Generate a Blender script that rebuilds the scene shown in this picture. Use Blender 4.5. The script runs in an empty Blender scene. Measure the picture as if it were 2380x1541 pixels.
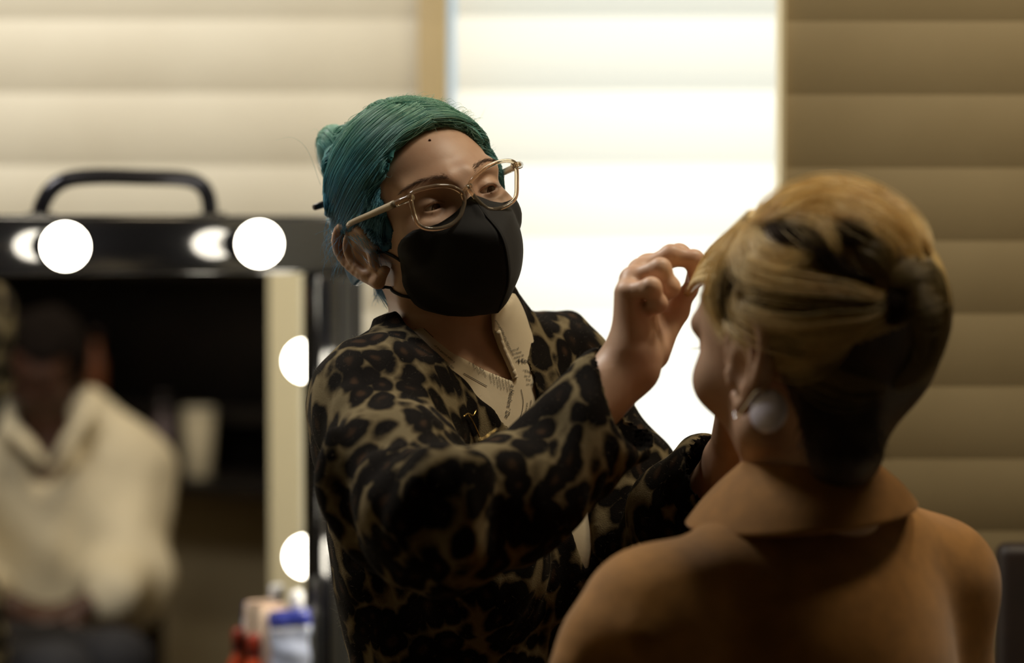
import bpy, math, random
import numpy as np
from mathutils import Vector, Matrix
from mathutils.bvhtree import BVHTree
rng = np.random.default_rng(11); random.seed(5)
W, H = 2380, 1541
LENS = 85.0
F = LENS / 36 * W
PIT = math.radians(2.5)
CAM = np.array([0, 0, 1.52])
FWD = np.array([0, math.cos(PIT), -math.sin(PIT)]); UP = np.array([0, math.sin(PIT), math.cos(PIT)]); RT = np.array([1.0, 0, 0])
COL = bpy.context.scene.collection
A = lambda *v: np.array(v, dtype=float)

def P(px, py, d):
    return CAM + RT * (px - 1190) / F * d - UP * (py - 770.5) / F * d + FWD * d
def ray(px, py):
    v = RT * (px - 1190) / F - UP * (py - 770.5) / F + FWD
    return v / np.linalg.norm(v)
def proj(p):
    q = np.asarray(p) - CAM; d = q @ FWD
    return 1190 + F * (q @ RT) / d, 770.5 - F * (q @ UP) / d, d
def hit_plane(px, py, p0, n):
    v = ray(px, py); t = ((p0 - CAM) @ n) / (v @ n)
    return CAM + v * t
def rot(yaw, pitch, roll):
    yaw, pitch, roll = map(math.radians, (yaw, pitch, roll))
    c, s = math.cos(yaw), math.sin(yaw); Rz = np.array([[c, -s, 0], [s, c, 0], [0, 0, 1]])
    c, s = math.cos(pitch), math.sin(pitch); Rx = np.array([[1, 0, 0], [0, c, -s], [0, s, c]])
    c, s = math.cos(roll), math.sin(roll); Ry = np.array([[c, 0, s], [0, 1, 0], [-s, 0, c]])
    return Rz @ Rx @ Ry
class Xf:
    def __init__(s, R, c, k=1.0): s.R, s.c, s.k = np.asarray(R, float), np.asarray(c, float), k
    def __call__(s, *v): return s.c + s.k * (s.R @ np.array(v, float))
    def pts(s, V): return s.c + s.k * (np.asarray(V, float) @ s.R.T)
    def inv(s, V): return ((np.asarray(V, float) - s.c) @ s.R) / s.k

# ------------------------------------------------------------------ signed distance fields on a rectilinear grid
def axis(lo, hi, h, fine=()):
    out = [lo]
    while out[-1] < hi:
        x = out[-1]; st = h
        for a, b, hf in fine:
            if a - h * .3 <= x <= b: st = min(st, hf)
        out.append(x + st)
    return np.array(out, dtype=np.float32)
class Field:
    def __init__(s, xs, ys, zs):
        s.x, s.y, s.z = xs, ys, zs
        s.F = np.full((len(xs), len(ys), len(zs)), .06, np.float32)
    def op(s, prim, k=.01, mode='u'):
        fn, lo, hi = prim; m = k + .02
        sl = tuple(slice(max(0, int(np.searchsorted(a, l - m)) - 1), int(np.searchsorted(a, h + m)) + 1) for a, l, h in zip((s.x, s.y, s.z), lo, hi))
        X = s.x[sl[0]][:, None, None]; Y = s.y[sl[1]][None, :, None]; Z = s.z[sl[2]][None, None, :]
        if 0 in (X.size, Y.size, Z.size): return s
        d = fn(X, Y, Z).astype(np.float32); B = s.F[sl]; k = max(k, 1e-5)
        if mode == 'u':
            h = np.maximum(k - np.abs(B - d), 0) / k; s.F[sl] = np.minimum(B, d) - h * h * k * .25
        else:
            h = np.maximum(k - np.abs(B + d), 0) / k; s.F[sl] = np.maximum(B, -d) + h * h * k * .25
        return s
    def u(s, *prims, k=.01):
        for p in prims: s.op(p, k)
        return s
    def sub(s, *prims, k=.006):
        for p in prims: s.op(p, k, 's')
        return s
    def grid(s): return s.x[:, None, None], s.y[None, :, None], s.z[None, None, :]
def rc(a, b, ra, rb=None):
    a = np.asarray(a, float); b = np.asarray(b, float); rb = ra if rb is None else rb
    ab = b - a; L2 = max(float(ab @ ab), 1e-9)
    def fn(X, Y, Z):
        t = np.clip(((X - a[0]) * ab[0] + (Y - a[1]) * ab[1] + (Z - a[2]) * ab[2]) / L2, 0, 1)
        return np.sqrt((X - a[0] - t * ab[0]) ** 2 + (Y - a[1] - t * ab[1]) ** 2 + (Z - a[2] - t * ab[2]) ** 2) - (ra + (rb - ra) * t)
    r = max(ra, rb)
    return fn, np.minimum(a, b) - r, np.maximum(a, b) + r
def chain(pts, rs):
    return [rc(pts[i], pts[i + 1], rs[i], rs[i + 1]) for i in range(len(pts) - 1)]
def el(c, r, R=None):
    c = np.asarray(c, float); r = np.asarray(r, float); R = np.eye(3) if R is None else np.asarray(R, float)
    def fn(X, Y, Z):
        x, y, z = X - c[0], Y - c[1], Z - c[2]
        q = [R[0, i] * x + R[1, i] * y + R[2, i] * z for i in range(3)]
        k0 = np.sqrt(sum((q[i] / r[i]) ** 2 for i in range(3))); k1 = np.sqrt(sum((q[i] / r[i] ** 2) ** 2 for i in range(3)))
        return k0 * (k0 - 1) / np.maximum(k1, 1e-6)
    e = np.sqrt(((R * r) ** 2).sum(1))
    return fn, c - e, c + e
def xel(xf, c, r): return el(xf(*c), np.array(r) * xf.k, xf.R)
def xrc(xf, a, b, ra, rb=None): return rc(xf(*a), xf(*b), ra * xf.k, (ra if rb is None else rb) * xf.k)
def half(p, n):       # the half space on the side n points to
    p = np.asarray(p, float); n = np.asarray(n, float) / np.linalg.norm(n)
    return lambda X, Y, Z: -((X - p[0]) * n[0] + (Y - p[1]) * n[1] + (Z - p[2]) * n[2])

def surface(fld, smooth=2):
    Fv = fld.F; S = Fv < 0; ax = (fld.x, fld.y, fld.z); n = np.array(Fv.shape) - 1
    cells, pts, quads, flip = [], [], [], []
    for d in range(3):
        sl0 = [slice(None)] * 3; sl1 = [slice(None)] * 3; sl0[d] = slice(0, -1); sl1[d] = slice(1, None)
        I = np.array(np.nonzero(S[tuple(sl0)] != S[tuple(sl1)]))
        J = I.copy(); J[d] += 1
        f0, f1 = Fv[tuple(I)], Fv[tuple(J)]; t = f0 / (f0 - f1)
        p = np.stack([ax[k][I[k]] for k in range(3)], 1).astype(float)
        p[:, d] += t * (ax[d][J[d]] - ax[d][I[d]])
        e1, e2 = (d + 1) % 3, (d + 2) % 3
        q = []
        for o1, o2 in ((-1, -1), (0, -1), (0, 0), (-1, 0)):
            c = I.copy(); c[e1] += o1; c[e2] += o2
            q.append(c)
        ok = np.ones(I.shape[1], bool)
        for c in q: ok &= np.all((c >= 0) & (c < n[:, None]), axis=0)
        ids = np.stack([(c[0] * n[1] + c[1]) * n[2] + c[2] for c in q], 1)[ok]
        cells.append(ids); pts.append(np.repeat(p[ok], 4, axis=0)); flip.append(f0[ok] > 0)
    ids = np.concatenate(cells); pt = np.concatenate(pts); fl = np.concatenate(flip)
    u, inv = np.unique(ids.ravel(), return_inverse=True)
    cnt = np.bincount(inv)
    V = np.stack([np.bincount(inv, pt[:, k]) / cnt for k in range(3)], 1)
    Q = inv.reshape(-1, 4); Q[fl] = Q[fl][:, ::-1]
    return relax(V, Q, smooth), Q
def relax(V, Q, it):
    if not it: return V
    a = np.concatenate([Q[:, i] for i in range(4)]); b = np.concatenate([Q[:, (i + 1) % 4] for i in range(4)])
    a, b = np.concatenate([a, b]), np.concatenate([b, a]); cnt = np.maximum(np.bincount(a, minlength=len(V)), 1)
    for i in range(it):
        for lam in (.5, -.52):
            m = np.stack([np.bincount(a, V[b, k], len(V)) for k in range(3)], 1) / cnt[:, None]
            V = V + lam * (m - V)
    return V
def normals(V, Q):
    n = np.cross(V[Q[:, 2]] - V[Q[:, 0]], V[Q[:, 3]] - V[Q[:, 1]])
    N = np.stack([sum(np.bincount(Q[:, i], n[:, k], len(V)) for i in range(4)) for k in range(3)], 1)
    return N / np.maximum(np.linalg.norm(N, axis=1, keepdims=True), 1e-12)
def bvh(V, Q): return BVHTree.FromPolygons([tuple(v) for v in V], [tuple(int(i) for i in q) for q in Q])
def cast(tree, px, py, off=0.0):
    loc, nor, i, d = tree.ray_cast(Vector(CAM), Vector(ray(px, py)))
    if loc is None: return None
    return np.array(loc) + np.array(nor) * off
def noise3(V, sc, seed=0):
    r = np.random.default_rng(seed); out = np.zeros(len(V))
    for i in range(14):
        k = r.normal(size=3) * sc; out += np.sin(V @ k + r.uniform(0, 6.28))
    return out / 3.7

# ------------------------------------------------------------------ objects
def base_of(o):
    p = o.parent; v = np.zeros(3)
    while p is not None: v = v + np.array(p.location); p = p.parent
    return v
def link(o, parent=None):
    COL.objects.link(o)
    if parent is not None:
        o.parent = parent; o.location = Vector(-base_of(o))
    return o
def mesh(name, V, Fs, mat, parent=None, smooth=True):
    me = bpy.data.meshes.new(name)
    if isinstance(Fs, np.ndarray):
        nf, k = Fs.shape
        me.vertices.add(len(V)); me.vertices.foreach_set('co', np.asarray(V, np.float32).ravel())
        me.loops.add(nf * k); me.loops.foreach_set('vertex_index', Fs.astype(np.int32).ravel())
        me.polygons.add(nf); me.polygons.foreach_set('loop_start', np.arange(0, nf * k, k, dtype=np.int32))
        me.update(calc_edges=True)
    else:
        me.from_pydata([tuple(map(float, v)) for v in V], [], [tuple(map(int, f)) for f in Fs]); me.update()
    me.polygons.foreach_set('use_smooth', [smooth] * len(me.polygons))
    for m in (mat if isinstance(mat, (list, tuple)) else [mat]): me.materials.append(m)
    return link(bpy.data.objects.new(name, me), parent)
def thing(name, loc, label, cat, group=None):
    o = bpy.data.objects.new(name, None); o.empty_display_size = .05; o.location = Vector(loc); COL.objects.link(o)
    return tag(o, label, cat, group)
def tag(o, label, cat=None, group=None, kind=None):
    o['label'] = label
    if cat: o['category'] = cat
    if group: o['group'] = group
    if kind: o['kind'] = kind
    return o
def struct(o): o['kind'] = 'structure'; return o
class MB:
    """collects simple solids into one mesh"""
    def __init__(s): s.V, s.F = [], []
    def add(s, V, Fs):
        b = len(s.V); s.V += [np.asarray(v, float) for v in V]; s.F += [tuple(int(i) + b for i in f) for f in Fs]; return s
    def box(s, c, e, R=None, bev=0.0):
        R = np.eye(3) if R is None else np.asarray(R, float); c = np.asarray(c, float); e = np.asarray(e, float) / 2
        bev = min(bev, min(e) * .9)
        if bev <= 0:
            V = [c + R @ (e * A(x, y, z)) for x in (-1, 1) for y in (-1, 1) for z in (-1, 1)]
            return s.add(V, [(0, 1, 3, 2), (4, 6, 7, 5), (0, 4, 5, 1), (2, 3, 7, 6), (0, 2, 6, 4), (1, 5, 7, 3)])
        import bmesh
        bm = bmesh.new(); bmesh.ops.create_cube(bm, size=1)
        for v in bm.verts: v.co = Vector((v.co.x * 2 * e[0], v.co.y * 2 * e[1], v.co.z * 2 * e[2]))
        bmesh.ops.bevel(bm, geom=list(bm.edges), offset=bev, segments=3, profile=.5, affect='EDGES')
        bm.verts.index_update()
        s.add([c + R @ np.array(v.co) for v in bm.verts], [[v.index for v in f.verts] for f in bm.faces]); bm.free(); return s
    def tube(s, pts, r, n=12, cap=True, flat=1.0, up=None):
        pts = [np.asarray(p, float) for p in pts]; m = len(pts); rs = r if hasattr(r, '__len__') else [r] * m
        V = []; prev = None
        for i in range(m):
            t = pts[min(i + 1, m - 1)] - pts[max(i - 1, 0)]; t = t / max(np.linalg.norm(t), 1e-9)
            if prev is None:
                a = np.asarray(up, float) if up is not None else (A(0, 0, 1) if abs(t[2]) < .9 else A(1, 0, 0))
            else: a = prev
            a = a - t * (a @ t); a /= max(np.linalg.norm(a), 1e-9); prev = a; b = np.cross(t, a)
            for k in range(n):
                w = 2 * math.pi * k / n; V.append(pts[i] + rs[i] * (math.cos(w) * a * flat + math.sin(w) * b))
        Fs = [(i * n + k, i * n + (k + 1) % n, (i + 1) * n + (k + 1) % n, (i + 1) * n + k) for i in range(m - 1) for k in range(n)]
        if cap: Fs += [tuple(range(n))[::-1], tuple(range((m - 1) * n, m * n))]
        return s.add(V, Fs)
    def loop(s, pts, r, n=10, up=None, flat=1.0):
        pts = [np.asarray(p, float) for p in pts]; m = len(pts); V = []
        up = np.asarray(up, float)
        for i in range(m):
            t = pts[(i + 1) % m] - pts[i - 1]; t /= np.linalg.norm(t); b = np.cross(t, up); b /= np.linalg.norm(b); a = np.cross(b, t)
            for k in range(n):
                w = 2 * math.pi * k / n; V.append(pts[i] + r * (math.cos(w) * a * flat + math.sin(w) * b))
        return s.add(V, [(i * n + k, i * n + (k + 1) % n, ((i + 1) % m) * n + (k + 1) % n, ((i + 1) % m) * n + k) for i in range(m) for k in range(n)])
    def lathe(s, c, prof, n=24, ax=(0, 0, 1)):
        ax = np.asarray(ax, float); ax /= np.linalg.norm(ax); a = np.cross(ax, A(0, 1, 0) if abs(ax[1]) < .8 else A(1, 0, 0)); a /= np.linalg.norm(a); b = np.cross(ax, a)
        c = np.asarray(c, float)
        V = [c + ax * h + r * (math.cos(2 * math.pi * k / n) * a + math.sin(2 * math.pi * k / n) * b) for r, h in prof for k in range(n)]
        m = len(prof)
        Fs = [(i * n + k, i * n + (k + 1) % n, (i + 1) * n + (k + 1) % n, (i + 1) * n + k) for i in range(m - 1) for k in range(n)]
        Fs += [tuple(range(n))[::-1], tuple(range((m - 1) * n, m * n))]
        return s.add(V, Fs)
    def build(s, name, mat, parent=None, smooth=True): return mesh(name, s.V, s.F, mat, parent, smooth)
def spl(pts, n):
    """Catmull-Rom through pts, n samples"""
    p = np.asarray(pts, float); p = np.vstack([2 * p[0] - p[1], p, 2 * p[-1] - p[-2]]); m = len(p) - 3
    out = []
    for u in np.linspace(0, m - 1e-6, n):
        i = int(u); t = u - i; a, b, c, d = p[i:i + 4]
        out.append(.5 * ((2 * b) + (c - a) * t + (2 * a - 5 * b + 4 * c - d) * t * t + (3 * b - 3 * c + d - a) * t ** 3))
    return np.array(out)
def strands(name, polys, r0, r1, mat, parent):
    hc = bpy.data.hair_curves.new(name); hc.add_curves([len(p) for p in polys])
    hc.attributes['position'].data.foreach_set('vector', np.concatenate(polys).astype(np.float32).ravel())
    rad = np.concatenate([np.linspace(r0, r1, len(p)) for p in polys]).astype(np.float32)
    at = hc.attributes.get('radius') or hc.attributes.new('radius', 'FLOAT', 'POINT'); at.data.foreach_set('value', rad)
    hc.materials.append(mat)
    return link(bpy.data.objects.new(name, hc), parent)

# ------------------------------------------------------------------ materials
def lin(r, g, b): return tuple((c / 255 / 12.92 if c / 255 <= .04045 else ((c / 255 + .055) / 1.055) ** 2.4) for c in (r, g, b)) + (1.0,)
def mat(name, col=(.8, .8, .8, 1), rough=.5, **kw):
    m = bpy.data.materials.new(name); m.use_nodes = True; b = m.node_tree.nodes['Principled BSDF']
    b.inputs['Base Color'].default_value = col; b.inputs['Roughness'].default_value = rough
    for k, v in kw.items(): b.inputs[k.replace('_', ' ')].default_value = v
    return m
def N(m, typ, **kw):
    n = m.node_tree.nodes.new(typ)
    for k, v in kw.items(): setattr(n, k, v)
    return n
def L(m, a, b): m.node_tree.links.new(a, b)
def bs(m): return m.node_tree.nodes['Principled BSDF']
def ramp(m, fac, stops):
    r = N(m, 'ShaderNodeValToRGB'); el_ = r.color_ramp.elements
    while len(el_) < len(stops): el_.new(.5)
    for e, (p, c) in zip(el_, stops): e.position = p; e.color = c
    L(m, fac, r.inputs[0]); return r.outputs[0]
def coords(m, scale=(1, 1, 1), rotv=(0, 0, 0)):
    t = N(m, 'ShaderNodeTexCoord'); mp = N(m, 'ShaderNodeMapping'); mp.inputs['Scale'].default_value = scale; mp.inputs['Rotation'].default_value = rotv
    L(m, t.outputs['Object'], mp.inputs[0]); return mp.outputs[0]
def noise(m, vec, scale, detail=3, rough=.5):
    n = N(m, 'ShaderNodeTexNoise'); n.inputs['Scale'].default_value = scale; n.inputs['Detail'].default_value = detail; n.inputs['Roughness'].default_value = rough
    L(m, vec, n.inputs['Vector']); return n
def bump(m, h, strength=.3, dist=.001):
    b = N(m, 'ShaderNodeBump'); b.inputs['Strength'].default_value = strength; b.inputs['Distance'].default_value = dist
    L(m, h, b.inputs['Height']); L(m, b.outputs[0], bs(m).inputs['Normal'])
def mottled(name, c1, c2, scale, rough, bstr=.2, bdist=.001, **kw):
    m = mat(name, c1, rough, **kw); v = coords(m); n = noise(m, v, scale, 4)
    L(m, ramp(m, n.outputs['Fac'], [(.35, c1), (.65, c2)]), bs(m).inputs['Base Color'])
    if bstr: bump(m, noise(m, v, scale * 6, 3).outputs['Fac'], bstr, bdist)
    return m
# ------------------------------------------------------------------ room
TOPZ, YB = 2.75, 3.75
XL, XR, YF = -2.2, 2.3, -1.3
M_plain = mottled('plain_paint', lin(196, 180, 146), lin(188, 172, 138), 8, .7, .1)
M_dimwall = mottled('wall_bounce_dark', lin(60, 54, 48), lin(52, 46, 42), 5, .8, .1)  # unseen front wall darkened to cut bounced light
M_ceil = mottled('ceiling_paint', lin(110, 100, 84), lin(102, 92, 78), 6, .8, .1)
M_floor = mottled('floor_vinyl', lin(92, 78, 62), lin(78, 66, 52), 3, .45, .1)
M_clad = mottled('boards_cream', lin(222, 215, 196), lin(215, 207, 187), 5, .55, .05)
M_part = mottled('boards_tan', lin(166, 150, 116), lin(158, 142, 108), 5, .55, .05)
M_boardw = mottled('boards_white', lin(246, 242, 230), lin(240, 236, 222), 5, .5, .05)
M_trim = mat('trim_tan', lin(186, 166, 126), .5)

def band_profile(z0, z1, zref, pitch, belly):
    """list of (offset, z): convex bands standing in for lamp flicker, stacked from z0 to z1; offset is how far the face stands out"""
    k0 = math.floor((z0 - zref) / pitch); out = []; z = zref + k0 * pitch
    while z < z1:
        for i in range(11):
            u = i / 10; zz = z + u * pitch
            if z0 <= zz <= z1: out.append((belly * (1 - (2 * u - 1) ** 2) + 0.0, zz))
        z += pitch
    return out
def flicker_relief(name, p0, p1, nrm, z0, z1, zref, pitch, belly, m, parent=None):
    """flicker bands put into the shape along the segment p0-p1 (xy), facing nrm"""
    pr = band_profile(z0, z1, zref, pitch, belly); V = []; Fs = []
    p0, p1, nrm = map(lambda v: np.asarray(v, float), (p0, p1, nrm))
    for off, z in pr:
        for p in (p0, p1): V.append(A(*(p + nrm * off), z))
    dirn = np.cross(A(*(p1 - p0), 0), A(0, 0, 1)) @ A(*nrm, 0) > 0
    for i in range(len(pr) - 1):
        q = (2 * i, 2 * i + 1, 2 * i + 3, 2 * i + 2); Fs.append(q if dirn else q[::-1])
    return mesh(name, V, Fs, m, parent, smooth=False)
struct(MB().box((.05, 1.3, -.05), (4.9, 5.4, .1)).build('floor', M_floor, smooth=False))
struct(MB().box((.05, 1.3, TOPZ + .05), (4.9, 5.4, .1)).build('ceiling', M_ceil, smooth=False))
struct(MB().box((XL - .05, 1.3, TOPZ / 2), (.1, 5.4, TOPZ), bev=0).build('wall_left', M_plain, smooth=False))
struct(MB().box((XR + .05, 1.3, TOPZ / 2), (.1, 5.4, TOPZ)).build('wall_right', M_plain, smooth=False))
struct(MB().box((.05, YF - .05, TOPZ / 2), (4.6, .1, TOPZ)).build('wall_front', M_dimwall, smooth=False))
WX0, WX1, WZ0, WZ1 = -.100, .95, .55, 2.5
PITCH = 170 / F * 3.75; ZREF = P(1190, 215, 3.75)[2]
wb = MB()
for x0, x1, z0, z1 in ((XL, WX0, 0, TOPZ), (WX1, XR, 0, TOPZ), (WX0, WX1, 0, WZ0), (WX0, WX1, WZ1, TOPZ)):
    wb.box(((x0 + x1) / 2, YB + .07, (z0 + z1) / 2), (x1 - x0, .1, z1 - z0))
wall_back = struct(wb.build('wall_back', M_plain, smooth=False))
flicker_relief('flicker_boards', (XL, YB + .019), (WX0 - .001, YB + .019), (0, -1), .0, TOPZ, ZREF, PITCH, .0072, M_clad, wall_back)  # curved boards added to shade like lamp flicker bands on the wall
flicker_relief('flicker_boards', (WX1 + .001, YB + .019), (XR, YB + .019), (0, -1), .0, TOPZ, ZREF, PITCH, .0072, M_clad, wall_back)
tr = MB(); xt0 = P(972, 0, 3.73)[0]
tr.box(((xt0 + WX0) / 2, YB - .005, (WZ0 + WZ1) / 2), (WX0 - xt0, .03, WZ1 - WZ0 + .1), bev=.003)
tr.box((WX1 + .025, YB - .005, (WZ0 + WZ1) / 2), (.05, .03, WZ1 - WZ0 + .1), bev=.003)
tr.box(((WX0 + WX1) / 2, YB - .005, WZ1 + .025), (WX1 - WX0, .03, .05), bev=.003)
struct(tr.build('trim_window', M_trim))
M_pane = bpy.data.materials.new('window_glass'); M_pane.use_nodes = True
nt = M_pane.node_tree; nt.nodes.remove(nt.nodes['Principled BSDF']); o_ = nt.nodes['Material Output']
mx = N(M_pane, 'ShaderNodeMixShader'); mx.inputs[0].default_value = .06
L(M_pane, N(M_pane, 'ShaderNodeBsdfTransparent').outputs[0], mx.inputs[1]); gl = N(M_pane, 'ShaderNodeBsdfGlossy'); gl.inputs['Roughness'].default_value = .02
L(M_pane, gl.outputs[0], mx.inputs[2]); L(M_pane, mx.outputs[0], o_.inputs[0])
win = MB(); fw = .03
for c, e in (((WX0 + WX1) / 2, (WZ0 + fw / 2)), ((WX0 + WX1) / 2, WZ1 - fw / 2)): win.box((c, YB + .09, e), (WX1 - WX0, .04, fw))
win.box((WX1 - fw / 2, YB + .09, (WZ0 + WZ1) / 2), (fw, .04, WZ1 - WZ0))
win = struct(win.build('window_1', mat('window_frame_white', lin(225, 222, 212), .4), smooth=False))
MB().box(((WX0 + WX1) / 2, YB + .095, (WZ0 + WZ1) / 2), (WX1 - WX0, .004, WZ1 - WZ0)).build('pane', M_pane, win, smooth=False)
# bright window panel: added translucent curved strips imitate lamp flicker bands, lit from outside
M_panel = bpy.data.materials.new('flicker_slat'); M_panel.use_nodes = True
nt = M_panel.node_tree; nt.nodes.remove(nt.nodes['Principled BSDF'])
di = N(M_panel, 'ShaderNodeBsdfDiffuse'); di.inputs[0].default_value = lin(238, 233, 218)
tl = N(M_panel, 'ShaderNodeBsdfTranslucent'); tl.inputs[0].default_value = lin(252, 246, 232)
mx = N(M_panel, 'ShaderNodeMixShader'); mx.inputs[0].default_value = .6
L(M_panel, di.outputs[0], mx.inputs[1]); L(M_panel, tl.outputs[0], mx.inputs[2]); L(M_panel, mx.outputs[0], nt.nodes['Material Output'].inputs[0])
bx0 = P(1060, 0, 3.72)[0]
panel = thing('flicker_panel', ((bx0 + WX1) / 2, 3.72, WZ0), 'glowing cream window panel with added strips that imitate flicker bands, behind the person with green hair', 'panel')
flicker_relief('flicker_slats', (bx0, 3.722), (WX1 - .005, 3.722), (0, -1), WZ0 + .01, WZ1 - .03, ZREF, PITCH, .014, M_panel, panel)
MB().box(((bx0 + WX1) / 2, 3.72, WZ1 - .015), (WX1 - bx0 - .01, .035, .03), bev=.004).build('head_rail', mat('rail_white', lin(230, 226, 215), .4), panel)
# tan partition on the right, nearer than the window
PY = 2.75; px0 = P(1815, 235, PY)[0]; PX1 = 1.75; PP = 170 / F * PY; PZ = P(1190, 220, PY)[2]
part = struct(MB().box(((px0 + PX1) / 2, PY + .03, 1.15), (PX1 - px0 - .008, .036, 2.3)).build('wall_partition', M_plain, smooth=False))
flicker_relief('flicker_boards', (px0 + .004, PY + .012), (PX1, PY + .012), (0, -1), 0.0, 2.3, PZ, PP, .0032, M_part, part)  # flicker bands shaped as added curved boards on both faces
flicker_relief('flicker_boards', (px0 + .004, PY + .048), (PX1, PY + .048), (0, 1), 0.0, 2.3, PZ, PP, .0042, M_boardw, part)
MB().box((px0 + .002, PY + .03, 1.15), (.005, .062, 2.3)).build('edge_trim', mat('edge_cream', lin(226, 214, 178), .45), part, smooth=False)

# ------------------------------------------------------------------ vanity mirror case
PHI = math.radians(30)
MN = A(math.sin(PHI), -math.cos(PHI), 0); MU = A(math.cos(PHI), math.sin(PHI), 0); MZ = A(0, 0, 1)
MP0 = P(660, 900, 3.22)
RM = np.stack([MU, MN, MZ], 1)
def on_m(px, py, off=0.0): return hit_plane(px, py, MP0 + MN * off, MN)
def uv(p): return (p - MP0) @ MU, p[2]
def mp(u, n, z): return MP0 * A(1, 1, 0) + MU * u + MN * n + MZ * z
def reflect(V): V = np.asarray(V, float); return V - 2 * ((V - MP0) @ MN)[..., None] * MN
u_r, _ = uv(on_m(719, 900)); u_o, _ = uv(on_m(843, 900, .02)); _, z_in = uv(on_m(500, 636)); _, z_out = uv(on_m(420, 500, .02))
rail = u_o - u_r; u_c = u_r - .29; u_l = u_c - .29; z_b = .885; railz = z_out - z_in
M_black = mat('case_black', lin(18, 18, 20), .14, Specular_IOR_Level=.6, Coat_Weight=.8, Coat_Roughness=.07)
M_blackm = mat('case_black_metal', lin(34, 34, 40), .22, Metallic=.7)
M_sil = mat('mirror_silver', (.93, .93, .92, 1), .0, Metallic=1.0)
M_bulb = bpy.data.materials.new('bulb_glow'); M_bulb.use_nodes = True; b_ = bs(M_bulb)
b_.inputs['Base Color'].default_value = (1, .97, .9, 1); b_.inputs['Emission Color'].default_value = lin(255, 246, 226); b_.inputs['Emission Strength'].default_value = 20.0
M_brass = mat('socket_brass', lin(180, 140, 70), .3, Metallic=1.0)
case = thing('vanity_mirror_case', tuple(mp(u_c, -.1, 0)), 'black makeup station with a mirror in a frame of lit globe bulbs', 'mirror')
RF = .022       # how far the rails stand in front of the glass
fr = MB()
fr.box(mp(u_c, RF / 2 - .02, (z_in + z_out) / 2), (u_o - (u_l - rail), RF + .05, railz), RM, .006)
fr.box(mp(u_r + rail / 2, RF / 2 - .02, (z_b + z_in) / 2), (rail, RF + .05, z_in - z_b), RM, .006)
fr.box(mp(u_l - rail / 2, RF / 2 - .02, (z_b + z_in) / 2), (rail, RF + .05, z_in - z_b), RM, .006)
fr.box(mp(u_c, -.012, z_b - .005), (u_r - u_l, .035, .03), RM, .004)
fr.box(mp(u_c, -.05, (z_b + z_out) / 2), (u_o - u_l + rail - .02, .05, z_out - z_b - .02), RM, .004)
fr.build('mirror_frame', M_black, case)
rd = MB()
for s in (.22, .5, .78): rd.box(mp(u_r + rail * s, RF + .0055, (z_b + z_in) / 2), (.004, .004, z_in - z_b - .02), RM, .0015)
rd.build('rail_ridge', M_blackm, case)
MB().box(mp(u_c, .0, (z_b + z_in) / 2), (u_r - u_l - .001, .004, z_in - z_b - .001), RM).build('mirror_glass', M_sil, case, smooth=False)
hp = [on_m(x, y, -.03) for x, y in ((92, 508), (97, 478), (120, 440), (158, 417), (230, 410), (330, 412), (420, 415), (462, 427), (483, 456), (490, 508))]
hd = MB().tube(spl(hp, 48), .0105, 16).build('carry_handle', M_blackm, case)
for q in (hp[0], hp[-1]): MB().box(q, (.036, .03, .016), RM, .004).build('handle_mount', M_black, hd)
LB, RB = .062, .0285
def bulb(u, z):
    s = MB().lathe(mp(u, RF + .004, z), [(.020, 0), (.021, .004), (.0165, .012), (.0165, .026), (.014, .03)], 20, MN).build('bulb_socket', M_black, case)
    MB().lathe(mp(u, RF + .03, z), [(.012, 0), (.0125, .005), (.012, .01)], 18, MN).build('collar', M_brass, s)
    pr = [(.0105, -.0), (.013, .006)] + [(RB * math.sin(a), .034 - RB * math.cos(a)) for a in np.linspace(.55, math.pi - .02, 16)]
    MB().lathe(mp(u, RF + .036, z), pr, 28, MN).build('bulb', M_bulb, case)
for px, py in ((152, 573), (603, 567)):
    q = on_m(px, py, RF + .036 + .034); bulb(*uv(q))
ub = uv(on_m(603, 567, RF + .07))[0]; ua = uv(on_m(152, 573, RF + .07))[0]; bulb(2 * ua - ub, uv(on_m(152, 573, RF + .07))[1])
for py in (852, 1328):
    for u in (u_r + rail * .5, u_l - rail * .5): bulb(u, P(830, py, 3.2)[2])
# base trunk under the lid, on four legs
tk = MB().box(mp(u_c, .1, .795), (u_o - u_l + rail, .42, .13), RM, .008).build('case_tray', M_black, case)
for su in (-1, 1):
    for sn in (-1, 1):
        MB().tube([mp(u_c + su * .3, .1 + sn * .17, .0), mp(u_c + su * .3, .1 + sn * .17, .735)], .014, 12).build('leg', M_blackm, case)
for su in (-1, 1): MB().box(mp(u_c + su * .3, -.03, .868), (.05, .05, .06), RM, .004).build('hinge', M_blackm, case)
TRZ = .8602
def tray_pt(px, n): p = on_m(px, 1480, n); return mp(uv(p)[0], n, TRZ)
# things standing on the tray
pb = thing('cosmetic_box', tuple(tray_pt(632, .0185)), 'tall pale peach box standing on the makeup tray before the mirror', 'box')
hz = P(626, 1412, 3.2)[2] - TRZ; wz = .040
MB().box(tray_pt(632, .0185) + A(0, 0, hz / 2), (wz, .022, hz), RM, .002).build('carton', mat('carton_peach', lin(248, 222, 196), .5), pb)
MB().box(tray_pt(632, .0185) + A(0, 0, hz + .002), (wz * .9, .018, .004), RM, .001).build('flap', mat('carton_flap', lin(240, 205, 178), .5), pb)
rb = thing('spray_bottle', tuple(tray_pt(590, .027)), 'orange red bottle beside the pale peach box on the tray', 'bottle')
hb = P(590, 1468, 3.2)[2] - TRZ
MB().lathe(tray_pt(590, .027), [(.004, 0), (.019, .001), (.0195, .006), (.0195, hb * .45), (.016, hb * .6), (.008, hb * .7), (.008, hb * .76)], 24).build('body', mat('bottle_red', lin(196, 70, 24), .3), rb)
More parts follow.
